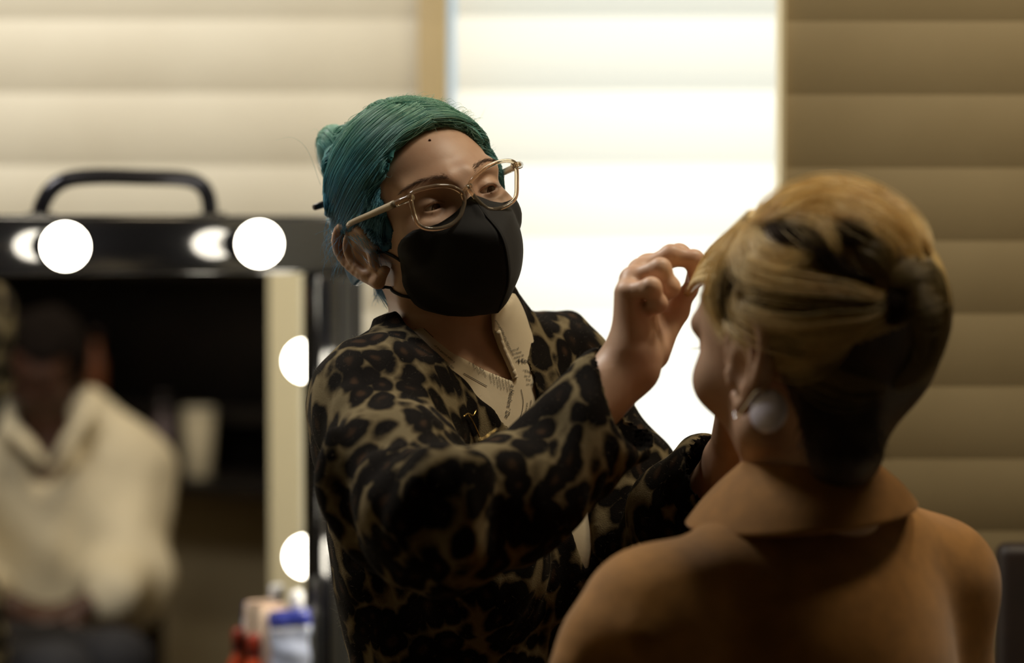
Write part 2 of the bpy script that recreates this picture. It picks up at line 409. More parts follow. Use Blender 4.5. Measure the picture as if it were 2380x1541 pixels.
MB().lathe(tray_pt(590, .027) + A(0, 0, hb * .76), [(.009, 0), (.009, hb * .2), (.006, hb * .24)], 20).build('cap', mat('cap_red', lin(150, 46, 20), .35), rb)
wbt = thing('lotion_bottle', tuple(tray_pt(690, .034)), 'white glossy bottle against the right edge of the mirror', 'bottle')
hw = P(688, 1374, 3.2)[2] - TRZ
MB().lathe(tray_pt(690, .034), [(.004, 0), (.0155, .001), (.016, .005), (.016, hw * .7), (.010, hw * .8)], 24).build('body', mat('bottle_white', lin(250, 250, 248), .15), wbt)
MB().lathe(tray_pt(690, .034) + A(0, 0, hw * .8), [(.0095, 0), (.0095, hw * .18), (.007, hw * .2)], 20).build('cap', mat('cap_white', lin(240, 240, 240), .2), wbt)
bg = thing('wipes_packet', tuple(tray_pt(674, .045)), 'crumpled blue and clear plastic packet below the white bottle', 'packet')
def packet(zlo, zhi, w, t, seed):
    V, Fs = [], []; n, m = 26, 18
    for i in range(m + 1):
        for k in range(n):
            a = 2 * math.pi * k / n; v = i / m; tt = t * (math.sin(math.pi * min(max(v, .04), .96)) ** .5)
            V.append(mp(0, 0, 0) * 0 + MU * (w * math.cos(a)) + MN * (tt * math.sin(a)) + MZ * (zlo + (zhi - zlo) * v))
    V = np.array(V); V += (noise3(V, 110, seed) * .003)[:, None] * MN + (noise3(V, 90, seed + 1) * .002)[:, None] * MU
    V[:, :2] += tray_pt(674, .045)[:2]
    Fs = [(i * n + k, i * n + (k + 1) % n, (i + 1) * n + (k + 1) % n, (i + 1) * n + k) for i in range(m) for k in range(n)] + [tuple(range(n))[::-1], tuple(range(m * n, m * n + n))]
    return V, Fs
zt = P(683, 1428, 3.15)[2]
V, Fs = packet(TRZ + .001, zt - .022, .027, .016, 3); mesh('pouch', V, Fs, mat('clear_film', lin(176, 186, 214), .08, Coat_Weight=1.0), bg)
V, Fs = packet(zt - .022, zt, .027, .014, 3); mesh('blue_band', V, Fs, mat('blue_film', lin(52, 62, 150), .25), bg)

# ------------------------------------------------------------------ dark wall cabinet that the mirror shows behind the seated person
M_cab = mottled('cabinet_dark', lin(38, 33, 30), lin(30, 27, 26), 9, .5, .1)
def mirror_spot(px, py, x):
    """where the mirror's line of sight through this pixel meets the plane x"""
    q = on_m(px, py); v = ray(px, py); r = v - 2 * (v @ MN) * MN
    return q + r * (x - q[0]) / r[0]
cx0 = 1.98; cz0, cz1 = mirror_spot(460, 1108, 2.08)[2] - .036, 2.15; cy0, cy1 = .1, 2.3
cab = thing('open_cabinet', (2.14, (cy0 + cy1) / 2, cz0), 'dark open wall cabinet reflected in the mirror behind the seated person', 'cabinet')
cb = MB()
cb.box((2.285, (cy0 + cy1) / 2, (cz0 + cz1) / 2), (.02, cy1 - cy0, cz1 - cz0))
cb.box((2.135, cy0, (cz0 + cz1) / 2), (.31, .03, cz1 - cz0), bev=.003); cb.box((2.135, cy1, (cz0 + cz1) / 2), (.31, .03, cz1 - cz0), bev=.003)
cb.box((2.135, (cy0 + cy1) / 2, cz1), (.31, cy1 - cy0 + .03, .03), bev=.003)
cb.build('carcass', M_cab, cab)
zm = mirror_spot(222, 935, 2.21)[2] - .016
for z, dx in ((cz0 + .02, .30), (zm, .13), (zm + .38, .13)): MB().box((2.285 - dx / 2, (cy0 + cy1) / 2, z), (dx, cy1 - cy0 - .03, .03), bev=.003).build('shelf', M_cab, cab)
def mirror_spot(px, py, x):
    """where the mirror's line of sight through this pixel meets the plane x"""
    q = on_m(px, py); v = ray(px, py); r = v - 2 * (v @ MN) * MN
    return q + r * (x - q[0]) / r[0]
sz = cz0 + .036
q = mirror_spot(460, 1105, 2.08); cup = thing('paper_cup', (q[0], q[1], sz), 'tall off-white paper cup standing on the dark cabinet shelf', 'cup')
hc_ = mirror_spot(460, 948, 2.08)[2] - sz
MB().lathe((q[0], q[1], sz), [(.032, 0), (.033, .002), (.042, hc_ - .012), (.040, hc_ - .012)], 28).build('body', mat('cup_paper', lin(226, 216, 190), .6), cup)
MB().lathe((q[0], q[1], sz + hc_ - .012), [(.045, 0), (.045, .006), (.041, .012), (.02, .013)], 28).build('lid', mat('cup_lid', lin(236, 228, 206), .4), cup)
q = mirror_spot(378, 1070, 2.1); bo = thing('pump_bottle', (q[0], q[1], sz), 'slim mauve grey bottle beside the paper cup on the shelf', 'bottle')
MB().lathe((q[0], q[1], sz), [(.03, 0), (.032, .004), (.032, .13), (.012, .15), (.012, .165)], 24).build('body', mat('bottle_mauve', lin(112, 96, 102), .3), bo)
MB().lathe((q[0], q[1], sz + .165), [(.014, 0), (.014, .018), (.005, .02), (.005, .035), (.016, .036), (.016, .044)], 20).build('pump', mat('pump_grey', lin(90, 84, 88), .3), bo)
q = mirror_spot(222, 850, 2.21); ab = thing('amber_bottle', (q[0], q[1], zm + .016), 'amber brown bottle on the cabinet shelf behind the seated person', 'bottle')
MB().lathe((q[0], q[1], zm + .016), [(.021, 0), (.023, .003), (.023, .11), (.011, .14), (.011, .17)], 24).build('body', mat('amber_body', lin(140, 84, 54), .35), ab)
MB().lathe((q[0], q[1], zm + .186), [(.014, 0), (.014, .025), (.011, .028)], 20).build('cap', mat('amber_cap', lin(60, 42, 34), .4), ab)

# ------------------------------------------------------------------ camera, world, lights
cd = bpy.data.cameras.new('camera'); cam = bpy.data.objects.new('camera', cd); COL.objects.link(cam)
cd.lens = LENS; cd.sensor_width = 36; cam.location = Vector(CAM); cam.rotation_euler = (math.pi / 2 - PIT, 0, 0)
cd.dof.use_dof = True; cd.dof.focus_distance = 2.19; cd.dof.aperture_fstop = 2.5; cd.clip_start = .05
SC = bpy.context.scene; SC.camera = cam
SC.view_settings.view_transform = 'Standard'; SC.view_settings.look = 'None'; SC.view_settings.gamma = 1; SC.view_settings.exposure = 0; SC.view_settings.use_curve_mapping = False
SC.cycles.max_bounces = 7; SC.cycles.sample_clamp_indirect = 6; SC.cycles.use_denoising = True
SC.cycles.caustics_reflective = False; SC.cycles.caustics_refractive = False
w = bpy.data.worlds.new('world'); SC.world = w; w.use_nodes = True
w.node_tree.nodes['Background'].inputs[0].default_value = lin(196, 222, 236); w.node_tree.nodes['Background'].inputs[1].default_value = 1.0
def area(name, loc, target, sx, sy, power, col, spread=180):
    l = bpy.data.lights.new(name, 'AREA'); l.shape = 'RECTANGLE'; l.size = sx; l.size_y = sy; l.energy = power; l.color = col; l.spread = math.radians(spread)
    o = bpy.data.objects.new(name, l); COL.objects.link(o); o.location = loc
    o.rotation_euler = (Vector(target) - Vector(loc)).to_track_quat('-Z', 'Y').to_euler(); return o
area('daylight', (.36, 4.6, 1.15), (.25, 3.7, 1.3), .8, .7, 17.5, (1, .975, .93))
area('ceiling_lamp_wall', (-.95, 2.7, 2.72), (-.95, 3.1, 0), .7, .25, 30, (1, .95, .86))
area('ceiling_lamp_room', (1.05, 2.25, 2.72), (1.0, 2.4, 0), .4, .3, 9, (1, .80, .52))
area('ceiling_lamp_seat', (.50, 2.05, 2.72), (.34, 1.95, 1.0), .25, .25, 8.5, (1, .89, .70))
area('fill_partition_back', (1.05, 3.25, 2.72), (.95, 2.9, 0), .3, .25, 9, (1, .92, .76))  # added fill without a fixture, brightens the partition back and its reflection
# ------------------------------------------------------------------ figures: shared pieces
def head_prims(f, X, detail=True, lids=True):
    """head in its own frame: face to -y, x to the subject's left, z up; ears at z 0"""
    f.u(xel(X, (0, .012, .040), (.0715, .090, .083)), xel(X, (0, -.022, .035), (.0635, .068, .070)), k=.02)
    f.u(xel(X, (0, -.035, -.012), (.056, .050, .062)), k=.02)
    for s in (-1, 1):
        f.u(xrc(X, (s * .047, -.012, -.045), (s * .012, -.052, -.070), .019, .014), k=.02)
        f.u(xel(X, (s * .040, -.060, -.008), (.022, .020, .021)), k=.02)
        f.u(xrc(X, (s * .010, -.0865, .035), (s * .046, -.070, .037), .0085, .0075), k=.014)
    f.u(xel(X, (0, -.053, -.072), (.020, .014, .015)), k=.015)
    f.u(xrc(X, (0, -.086, .025), (0, -.099, -.012), .0065, .0095), k=.010)
    for s in (-1, 1): f.u(xrc(X, (s * .010, -.086, -.016), (s * .012, -.080, -.018), .0075), k=.006)
    f.u(xrc(X, (-.018, -.072, -.044), (.018, -.072, -.044), .007), xrc(X, (-.014, -.071, -.052), (.014, -.071, -.052), .0075), k=.006)
    for s in (-1, 1):
        f.sub(xel(X, (s * .0315, -.092, .019), (.017, .016, .0115)), k=.012)
        f.u(xel(X, (s * .0315, -.0695, .0185), (.0145, .0142, .0135)), k=.004)
        if detail: f.sub(xel(X, (s * .0318, -.0845, .0162), (.0128, .010, .0029)), k=.0012)
def ear_prims(f, X, s):
    hl = [(.0695, -.014, .006), (.072, -.006, .026), (.0745, .008, .036), (.078, .026, .036), (.081, .037, .025), (.081, .036, .010), (.079, .026, -.006), (.076, .012, -.019), (.073, .000, -.027)]
    hl = [tuple(p) for p in spl([A(*p) for p in hl], 22)]
    R3 = np.diag([1, 1, 1])
    f.u(xel(X, (s * .0735, .013, .006), (.0045, .024, .031), ), k=.006)
    for i in range(len(hl) - 1):
        r = .0042
        f.u(xrc(X, (s * hl[i][0], *hl[i][1:]), (s * hl[i + 1][0], *hl[i + 1][1:]), r), k=.003)
    f.u(xrc(X, (s * .0732, -.001, -.0275), (s * .0685, -.013, -.019), .0042, .0036), k=.009)
    f.sub(xel(X, (s * .081, .006, .0), (.008, .011, .013)), k=.004)
    f.sub(xel(X, (s * .083, .022, .020), (.0055, .008, .012)), k=.004)
    ah = [(.0775, .016, .026), (.079, .024, .016), (.0795, .023, .004), (.078, .014, -.011), (.076, .006, -.017)]
    ah = [tuple(p) for p in spl([A(*p) for p in ah], 12)]
    for i in range(len(ah) - 1): f.u(xrc(X, (s * ah[i][0], *ah[i][1:]), (s * ah[i + 1][0], *ah[i + 1][1:]), .0032), k=.003)
    f.u(xrc(X, (s * .0735, -.010, -.002), (s * .074, -.008, -.009), .0045), k=.004)
def hand_prims(f, w, X, curl=.5, side=1, spread=1.0, k=.006):
    """a relaxed hand; X: x across towards the thumb, y along the fingers, z out of the palm"""
    xs = (.031, .011, -.010, -.029); mc = (.088, .092, .087, .078); ln = ((.043, .026, .021), (.047, .030, .022), (.044, .028, .022), (.034, .021, .019)); rr = (.0088, .009, .0086, .0076)
    for i in range(4):
        m = A(xs[i] * side, mc[i], 0); f.u(xrc(X, (xs[i] * .45 * side, .006, 0), m, .0165, .0115), k=.012)
        a = curl * (.55 + .12 * i); p = m; an = 0
        for j in range(3):
            an += a * (1.0, 1.15, .75)[j]
            q = p + ln[i][j] * A(.05 * spread * (1.2 - i * .8) * side * math.cos(an), math.cos(an), math.sin(an))
            f.u(xrc(X, p, q, rr[i] * (1.05 - .12 * j), rr[i] * (.95 - .12 * j)), k=.003 if j or True else k); p = q
    th = [(.022, .022, .010), (.043, .046, .020), (.050, .074, .032 + .02 * curl), (.046, .098, .046 + .03 * curl)]
    th = [A(a * side, b, c) for a, b, c in th]
    for i, r in enumerate(((.0165, .0125), (.0112, .0098), (.0098, .0078))): f.u(xrc(X, th[i], th[i + 1], *r), k=.006)

def skin(name, c1, c2, sss=.12):
    m = mat(name, c1, .48, Subsurface_Weight=sss, Subsurface_Scale=.01); bs(m).inputs['Subsurface Radius'].default_value = (1.0, .35, .2)
    v = coords(m); n = noise(m, v, 38, 4); n2 = noise(m, v, 420, 2)
    L(m, ramp(m, n.outputs['Fac'], [(.3, c2), (.7, c1)]), bs(m).inputs['Base Color']); bump(m, n2.outputs['Fac'], .12, .0004)
    return m

# ------------------------------------------------------------------ the stylist
HR = rot(28, -14.5, -16.2); HX = Xf(HR, P(1003, 547, 2.24), .956)
TC = P(1078, 880, 2.27); TYAW = math.radians(51)
TX = Xf(np.array([[math.cos(TYAW), -math.sin(TYAW), 0], [math.sin(TYAW), math.cos(TYAW), 0], [0, 0, 1]]), TC, .92)  # torso: x to her left, -y forward
sh_n, el_n, wr_n = P(888, 958, 2.15), P(1050, 1278, 1.985), P(1462, 850, 2.055)
sh_f, el_f, wr_f = P(1285, 885, 2.36), P(1545, 1335, 2.25), P(1700, 1088, 2.14)
HANDZ = (P(1500, 560, 2.06)[2], P(1500, 900, 2.06)[2])
hx0, hx1 = HX.c[0] - .085, HX.c[0] + .085
gx = axis(-.24, .34, .0055, [(HX.c[0] - .088, HX.c[0] + .092, .0014), (P(1425, 0, 2.06)[0], P(1650, 0, 2.06)[0], .0015)])
gy = axis(1.88, 2.50, .0055, [(2.02, 2.34, .0016)])
gz = axis(.72, 1.74, .006, [(HX.c[2] - .115, HX.c[2] + .135, .0014)])
bf = Field(gx, gy, gz)
head_prims(bf, HX)
for s in (-1, 1): ear_prims(bf, HX, s)
nk0 = TX(0, .0, .0)
bf.u(rc(HX(0, .022, -.03), nk0, .049, .052), rc(HX(0, -.012, -.058), TX(0, -.012, .008), .034, .040), k=.02)
def torso(f, g, X, k=.04):
    f.u(xel(X, (0, .005, -.14), (.150 + g, .098 + g, .20 + g)), xrc(X, (-.115, .0, -.028), (.115, .0, -.028), .050 + g), k=k)
    f.u(xel(X, (0, .0, -.40), (.128 + g, .090 + g, .20 + g)), xel(X, (0, 0, -.60), (.160 + g, .112 + g, .16 + g)), k=k)
    for s in (-1, 1):
        f.u(xrc(X, (s * .03, .0, .045), (s * .12, .0, -.02), .036 + g, .040 + g), k=.03)
        f.u(xel(X, (s * .07, -.075, -.175), (.062 + g, .050 + g, .062 + g)), k=.03)
torso(bf, 0, TX)
bf.u(*chain([TX(-.135, 0, -.035), sh_n, el_n], [.05, .044, .033]), k=.03); bf.u(rc(el_n, wr_n, .030, .0255), k=.012)
bf.u(*chain([TX(.135, 0, -.035), sh_f, el_f], [.05, .046, .038]), k=.03); bf.u(rc(el_f, wr_f, .036, .026), k=.012)
# her raised right hand, joint by joint: fingers close on the lifted lock, thumb under it
J = lambda *t: [P(*p) for p in t]
wr2 = P(1472, 822, 2.055)
bf.u(rc(wr_n, wr2, .0245, .0235), k=.01)
mcp = J((1507, 622, 2.098), (1490, 632, 2.080), (1470, 650, 2.062), (1458, 682, 2.048))
roots = J((1496, 800, 2.078), (1486, 805, 2.066), (1476, 808, 2.054), (1468, 812, 2.044))
for r_, m_, q_ in zip(roots, mcp, ((.016, .0125), (.0165, .0122), (.016, .0115), (.0155, .0108))): bf.u(rc(r_, m_, *q_), k=.012)
fing = [J((1507, 622, 2.098), (1578, 592, 2.102), (1622, 614, 2.098), (1606, 672, 2.090)),
        J((1490, 632, 2.080), (1560, 594, 2.078), (1613, 604, 2.078), (1618, 652, 2.082)),
        J((1470, 650, 2.062), (1535, 625, 2.050), (1558, 668, 2.052), (1528, 700, 2.060)),
        J((1458, 682, 2.048), (1514, 668, 2.030), (1530, 706, 2.036), (1500, 722, 2.046))]
for jn, r in zip(fing, (.0088, .0088, .0086, .0078)):
    for i in range(3): bf.u(rc(jn[i], jn[i + 1], r * (1.08 - .1 * i), r * (1.0 - .12 * i)), k=.0035)
    for i in (1, 2): bf.u(rc(jn[i], jn[i] + A(0, .0005, 0), r * (1.08 - .08 * i)), k=.004)
th = J((1506, 812, 2.075), (1543, 752, 2.098), (1572, 722, 2.098), (1590, 690, 2.090))
for i, r in enumerate(((.020, .0145), (.0118, .0102), (.0102, .0078))): bf.u(rc(th[i], th[i + 1], *r), k=.007)
# left hand, reaching round behind the seated person's neck
d_ = P(1800, 1000, 2.12) - wr_f; d_ /= np.linalg.norm(d_); n_ = A(0, -1, 0) - d_ * (A(0, -1, 0) @ d_); n_ /= np.linalg.norm(n_)
hand_prims(bf, wr_f, Xf(np.stack([np.cross(d_, n_), d_, n_], 1), wr_f), .45, -1)
V, Q = surface(bf, 3)
M_skin = skin('skin_fair', lin(208, 172, 146), lin(196, 156, 130))
HN = normals(V, Q)
st = mesh('person', V, Q, M_skin)
tag(st, 'standing person with teal green hair, clear glasses, black mask and leopard print cardigan', 'person')
ST_T = bvh(V, Q)
ST_V, ST_N = V, HN

# eyes, brows, lashes, mole
M_eyew = mat('eye_white', lin(205, 190, 176), .15); M_iris = mat('iris_brown', lin(62, 40, 26), .1); M_hairdark = mat('brow_brown', lin(84, 60, 42), .7)
for s in (-1, 1):
    ec = A(s * .0315, -.0690, .0180)
    e = MB().lathe(HX(*ec), [(.012 * .956 * math.sin(a), -.012 * .956 * math.cos(a)) for a in np.linspace(.02, 3.12, 20)], 24, HR @ A(0, -1, 0)).build('eyeball', M_eyew, st)
    g = A(.24, -.90, -.36); g /= np.linalg.norm(g); g = HR @ g
    MB().lathe(HX(*ec), [(.0122 * .956 * math.sin(a), .0122 * .956 * math.cos(a)) for a in np.linspace(.02, .50, 8)], 24, g).build('iris', M_iris, e)
    lash = []
    for i in range(34):
        u = i / 33; x = s * (.0315 - .0125 + .025 * u) if s > 0 else s * (.0315 - .0125 + .025 * u)
        z = .0175 + .0050 * math.sin(math.pi * min(max(u, .03), .97)) - .002 * u
        y = -.0808 + .0055 * (2 * u - 1) ** 2
        p0 = A(x, y - .001, z); p1 = p0 + A(s * .0014 * (u - .3), -.0030, -.0006); p2 = p1 + A(s * .002 * (u - .2), -.0020, .0010)
        lash.append(np.array([HX(*p) for p in (p0, p1, p2)]))
    strands('eyelash', lash, .00014, .00004, M_hairdark, st)
    br = []
    r2 = np.random.default_rng(3 + s)
    for i in range(360):
        u = r2.uniform(0, 1); x = s * (.013 + .042 * u); z = .0345 + .0085 * math.sin(math.pi * min(u * .72 + .08, 1)) + r2.normal() * .0013 * (1.1 - .7 * u)
        o = HX(x, -.2, z); dd = HR @ A(0, 1, 0)
        h = ST_T.ray_cast(Vector(o), Vector(dd))
        if h[0] is None: continue
        p = np.array(h[0]); nn = np.array(h[1]); t = HR @ A(s * .9, .15, .45 - .75 * u)
        br.append(np.array([p - nn * .0004, p + t * .0024 + nn * .0003, p + t * .0048 + nn * .0002]))
    strands('eyebrow', br, .00008, .00003, M_hairdark, st)
mp_ = cast(ST_T, 999, 326, .0)
if mp_ is not None: MB().lathe(mp_ - ray(999, 326) * .0004, [(.0013, 0), (.0012, .0004), (.0006, .0007)], 12, -ray(999, 326)).build('mole', mat('mole_brown', lin(96, 62, 44), .6), st)

# ---------------------------------------------------------------- teal hair
def hair_mat(name, lo, hi, z0, z1, streak):
    m = mat(name, lo, .38, Specular_IOR_Level=.35); t = N(m, 'ShaderNodeTexCoord'); sp = N(m, 'ShaderNodeSeparateXYZ'); L(m, t.outputs['Object'], sp.inputs[0])
    n = noise(m, t.outputs['Object'], 60, 3); mr = N(m, 'ShaderNodeMapRange'); mr.inputs[1].default_value = z0; mr.inputs[2].default_value = z1
    ad = N(m, 'ShaderNodeMath', operation='MULTIPLY_ADD'); L(m, n.outputs['Fac'], ad.inputs[0]); ad.inputs[1].default_value = .05; L(m, sp.outputs[2], ad.inputs[2])
    L(m, ad.outputs[0], mr.inputs[0]); c = ramp(m, mr.outputs[0], [(0, lo), (.5, streak), (1, hi)])
    L(m, c, bs(m).inputs['Base Color']); return m
zt_ = P(0, 250, 2.2)[2]; zb_ = P(0, 560, 2.2)[2]
M_teal = hair_mat('teal_hair', lin(116, 184, 228), lin(162, 204, 180), zb_ + .02, zt_ + .02, lin(122, 196, 210))
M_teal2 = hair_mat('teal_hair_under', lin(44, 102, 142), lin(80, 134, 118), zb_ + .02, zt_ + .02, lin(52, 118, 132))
hf = Field(axis(HX.c[0] - .14, HX.c[0] + .14, .002), axis(HX.c[1] - .14, HX.c[1] + .16, .002), axis(HX.c[2] - .12, HX.c[2] + .17, .002))
hf.u(xel(HX, (0, .012, .042), (.0785, .098, .0955)), xel(HX, (0, -.022, .042), (.0670, .0725, .0775)), k=.02)
hf.u(xel(HX, (0, .055, -.005), (.062, .052, .055)), k=.03)
Xg, Yg, Zg = hf.grid(); q = [(HR[0, i] * (Xg - HX.c[0]) + HR[1, i] * (Yg - HX.c[1]) + HR[2, i] * (Zg - HX.c[2])) / HX.k for i in range(3)]
ax_ = np.abs(q[0])
face = np.maximum(1 - ((ax_ / .0625) ** 2.6 + (np.abs(q[2] - .012) / .0795) ** 2.6) ** (1 / 2.6), -1) * .06
face = np.minimum(face, -(q[1] + .012)); face = np.maximum(face, np.minimum(-(q[1] + .047), .062 - q[2]))                       # only in front
low = np.minimum(np.minimum(.030 - q[2] + .25 * np.maximum(-q[1] - .02, 0), .040 - q[1]), q[1] + .018)    # round the ear
low2 = np.minimum(-(q[1] + .018), -.004 - q[2])              # below the sideburn
nape = -(q[2] + .016 - .25 * np.maximum(q[1] - .07, 0))
cut = np.maximum(np.maximum(face, low), np.maximum(low2, nape))
hf.F = np.maximum(hf.F, cut.astype(np.float32))
# the knot of hair behind the head
bun_c = HX.inv(P(789, 376, 2.33))
bX = Xf(HR, HX(*bun_c), 1)
hf.u(xel(HX, tuple(bun_c + A(.0, -.004, .002)), (.023, .022, .034)), k=.018)
V, Q = surface(hf, 3)
NV = normals(V, Q); V = V + NV * (noise3(HX.inv(V) * A(1, .25, .25), 260, 4) * .0006)[:, None]
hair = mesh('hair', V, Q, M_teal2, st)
HT = bvh(V, Q)
gd = [[(925, 228), (860, 262), (800, 325), (765, 395), (752, 465), (757, 540)],
      [(955, 236), (890, 282), (825, 348), (785, 418), (765, 488), (762, 550)],
      [(985, 258), (920, 298), (855, 363), (810, 430), (780, 500), (768, 556)],
      [(1002, 280), (940, 316), (880, 376), (830, 445), (800, 510), (773, 560)],
      [(992, 303), (930, 345), (880, 405), (838, 468), (808, 520), (778, 562)],
      [(955, 340), (908, 388), (868, 445), (836, 500), (808, 540), (782, 564)],
      [(912, 385), (884, 435), (862, 488), (838, 528), (812, 550), (788, 567)],
      [(893, 430), (876, 475), (862, 512), (842, 540), (818, 556), (795, 570)],
      [(889, 455), (883, 490), (874, 525), (858, 550), (836, 560), (812, 566)],
      [(888, 490), (885, 520), (881, 548), (868, 566), (850, 572), (830, 570)],
      [(889, 520), (887, 550), (885, 575), (876, 588), (864, 590), (850, 585)]]
G = []
for g in gd:
    pts = []
    for p in spl(g, 14):
        c = cast(HT, *p)
        if c is None: c = cast(HT, p[0] + 12, p[1] + 6)
        if c is None: c = HX(*HX.inv(pts[-1])) if pts else None
        if c is not None: pts.append(HX.inv(c))
    G.append(spl(pts, 14))
G = np.array(G)
def snap(p, off):            # keep a strand just above the cap
    r = HT.find_nearest(Vector(p)); 
    if r[0] is None: return p
    return np.array(r[0]) + np.array(r[1]) * off
def strand_set(n, mirror, offs, seed):
    r = np.random.default_rng(seed); out = []
    for i in range(n):
        t = r.uniform(0, len(G) - 1.001); k = int(t); a = t - k
        g = G[k] * (1 - a) + G[k + 1] * a
        g = g + r.normal(size=3) * .0012
        if mirror: g = g * A(-1, 1, 1)
        s0 = r.uniform(0, .12); s1 = r.uniform(.86, 1.0); m = len(g)
        g = spl(g, 12)[int(s0 * 12):max(int(s1 * 12), 6)]
        o = offs * (.3 + r.uniform(0, 1)) + .0012 * math.sin(k * 9 + a * 40)
        w = HX.pts(g); out.append(np.array([snap(p, o) for p in w]))
    return out
S = strand_set(5200, False, .0016, 1) + strand_set(2600, True, .0022, 2)
for i in range(2600):
    r_ = rng.uniform(0, 1); g = G[0] * (1 - r_) + G[0] * A(-1, 1, 1) * r_ + rng.normal(size=3) * .0012
    S.append(np.array([snap(p, .0016 * rng.uniform(.3, 1.2)) for p in HX.pts(spl(g, 12))]))
random.shuffle(S)
strands('strands', S[::2], .00016, .00010, M_teal, hair); strands('strands', S[1::2], .00018, .00010, M_teal2, hair)
# strands wound round the knot, short hairs at the hairline, loose wisps
r = np.random.default_rng(8); K = []
for i in range(900):
    ph = r.uniform(0, 6.28); ti = r.normal() * .35; rr_ = r.uniform(.92, 1.06); ln = r.uniform(.8, 2.2); pts = []
    for j in range(10):
        a = ph + ln * j / 9
        pts.append(HX(*(bun_c + A(0, -.004, .002) + rr_ * A(.0235 * math.sin(ti), .0225 * math.cos(ti) * math.cos(a), .0345 * math.cos(ti) * math.sin(a)))))
    K.append(np.array(pts))
strands('knot', K, .00018, .0001, M_teal, hair)
Wp = []
for i in range(520):         # curly short hairs along the parting and far hairline
    u = r.uniform(0, 1)
    if i < 330: px, py = spl([(905, 238), (960, 222), (1010, 228), (1060, 262), (1098, 310), (1122, 362)], 60)[int(u * 59)]
    else: px, py = spl([(880, 430), (915, 385), (960, 335), (1000, 300), (1050, 288), (1095, 320), (1125, 365)], 60)[int(u * 59)]
    c = None
    for dx in (0, -8, -16, -28):
        c = cast(HT, px + dx + r.normal() * 3, py + r.normal() * 3 - dx * .6)
        if c is not None: break
    if c is None: continue
    nn = np.array(HT.find_nearest(Vector(c))[1]); t = r.normal(size=3); t -= nn * (t @ nn); t /= np.linalg.norm(t); t = t * .5 + RT * .5
    le = r.uniform(.006, .014); cu = r.uniform(.3, 1.0)
    Wp.append(np.array([c + nn * le * .55 * math.sin(j / 7 * 2.6 * cu) + t * le * (j / 7) for j in range(8)]))
for i in range(90):          # wisps at the nape and behind the ear
    px, py = r.uniform(748, 800), r.uniform(500, 575)
    c = cast(HT, px + 10, py)
    if c is None: continue
    dx, dy = r.normal() * 14 - 8, r.uniform(25, 110)
    d = (c - CAM) @ FWD; p0 = np.array(proj(c)[:2])
    Wp.append(np.array([P(p0[0] + dx * (j / 9) + 10 * math.sin(j * .5 + i), p0[1] + dy * (j / 9), d + .004 * math.sin(i + j * .3)) for j in range(10)]))
for i in range(34):          # strands falling over the ear
    x0 = r.uniform(800, 872); p0 = np.array([x0, 548 + r.normal() * 5]); p1 = p0 + A(r.uniform(30, 70), r.uniform(40, 90))
    cv = spl([p0, (p0 + p1) / 2 + A(r.normal() * 9, r.normal() * 9), p1], 10)
    pts = [cast(ST_T, *p, .0025) for p in cv]
    if any(p is None for p in pts): continue
    Wp.append(np.array(pts))
for pp in (((745, 430), (715, 350), (680, 320), (640, 326)), ((760, 330), (748, 320), (735, 300), (722, 305)), ((1095, 300), (1120, 268), (1128, 250))):
    Wp.append(np.array([P(x, y, 2.3) for x, y in spl(pp, 14)]))
strands('loose_wisps', Wp, .00014, .00005, M_teal, hair)
# the pale tuft at the nape, under the ear
T = []
for i in range(160):
    x, y, d = r.uniform(872, 896), r.uniform(640, 662), r.uniform(2.27, 2.31); ex, ey = x + r.uniform(-8, 22), y + r.uniform(22, 56)
    T.append(np.array([P(x + (ex - x) * t + 5 * math.sin(t * 5 + i), y + (ey - y) * t, d + .004 * t) for t in np.linspace(0, 1, 7)]))
for i in range(400):         # hair drawn up from the nape on the hidden side of the neck
    x = r.uniform(-.05, .05); p0 = HX(x, .062 - abs(x) * .3, -.040 - r.uniform(0, .012)); p1 = HX(x * .9, .088 - abs(x) * .5, -.028); p2 = HX(x * .7, .103 - abs(x) * .6, -.01)
    T.append(spl([p0, p1, p2], 6))
strands('nape_hair', T, .00016, .0001, M_teal, hair)
hs = MB(); a0, a1 = P(731, 482, 2.33), P(905, 425, 2.42)
hs.tube([a0 + (a1 - a0) * t for t in np.linspace(0, 1, 12)], [.0030, .0036] + [.0033] * 8 + [.0026, .0018], 10)
tag(hs.build('hair_stick', mat('stick_dark', lin(48, 38, 40), .4)), 'dark carved hair stick poking out behind the green hair', 'hair stick')
# ---------------------------------------------------------------- eyeglasses
def solve(px, py, fixed, val):
    """point of the head frame with one coordinate given that shows at this pixel"""
    free = [i for i in range(3) if i != fixed]; p = np.zeros(3); p[fixed] = val
    for _ in range(4):
        a = np.array(proj(HX(*p))[:2]); Jm = []
        for i in free:
            q = p.copy(); q[i] += 1e-3; Jm.append((np.array(proj(HX(*q))[:2]) - a) / 1e-3)
        p[free] += np.linalg.solve(np.array(Jm).T, A(px, py) - a)
    return p
M_acet = mat('clear_amber_acetate', lin(250, 230, 200), .05, IOR=1.45, Transmission_Weight=.9, Specular_IOR_Level=.6)
M_templ = mat('amber_temple', lin(240, 222, 192), .12, IOR=1.45, Transmission_Weight=.35, Specular_IOR_Level=.6)
M_lens = M_pane.copy(); M_lens.name = 'lens_coated'
gp = solve(1085, 440, 0, 0.0)
gl_ = thing('eyeglasses', HX(0, -.098, .02), 'clear amber framed glasses worn by the person with teal green hair', 'glasses')
near = [(955, 452), (972, 442), (994, 436), (1020, 432), (1048, 434), (1070, 445), (1079, 464), (1076, 484), (1068, 504), (1050, 521), (1023, 531), (994, 532), (973, 523), (963, 502), (956, 474)]
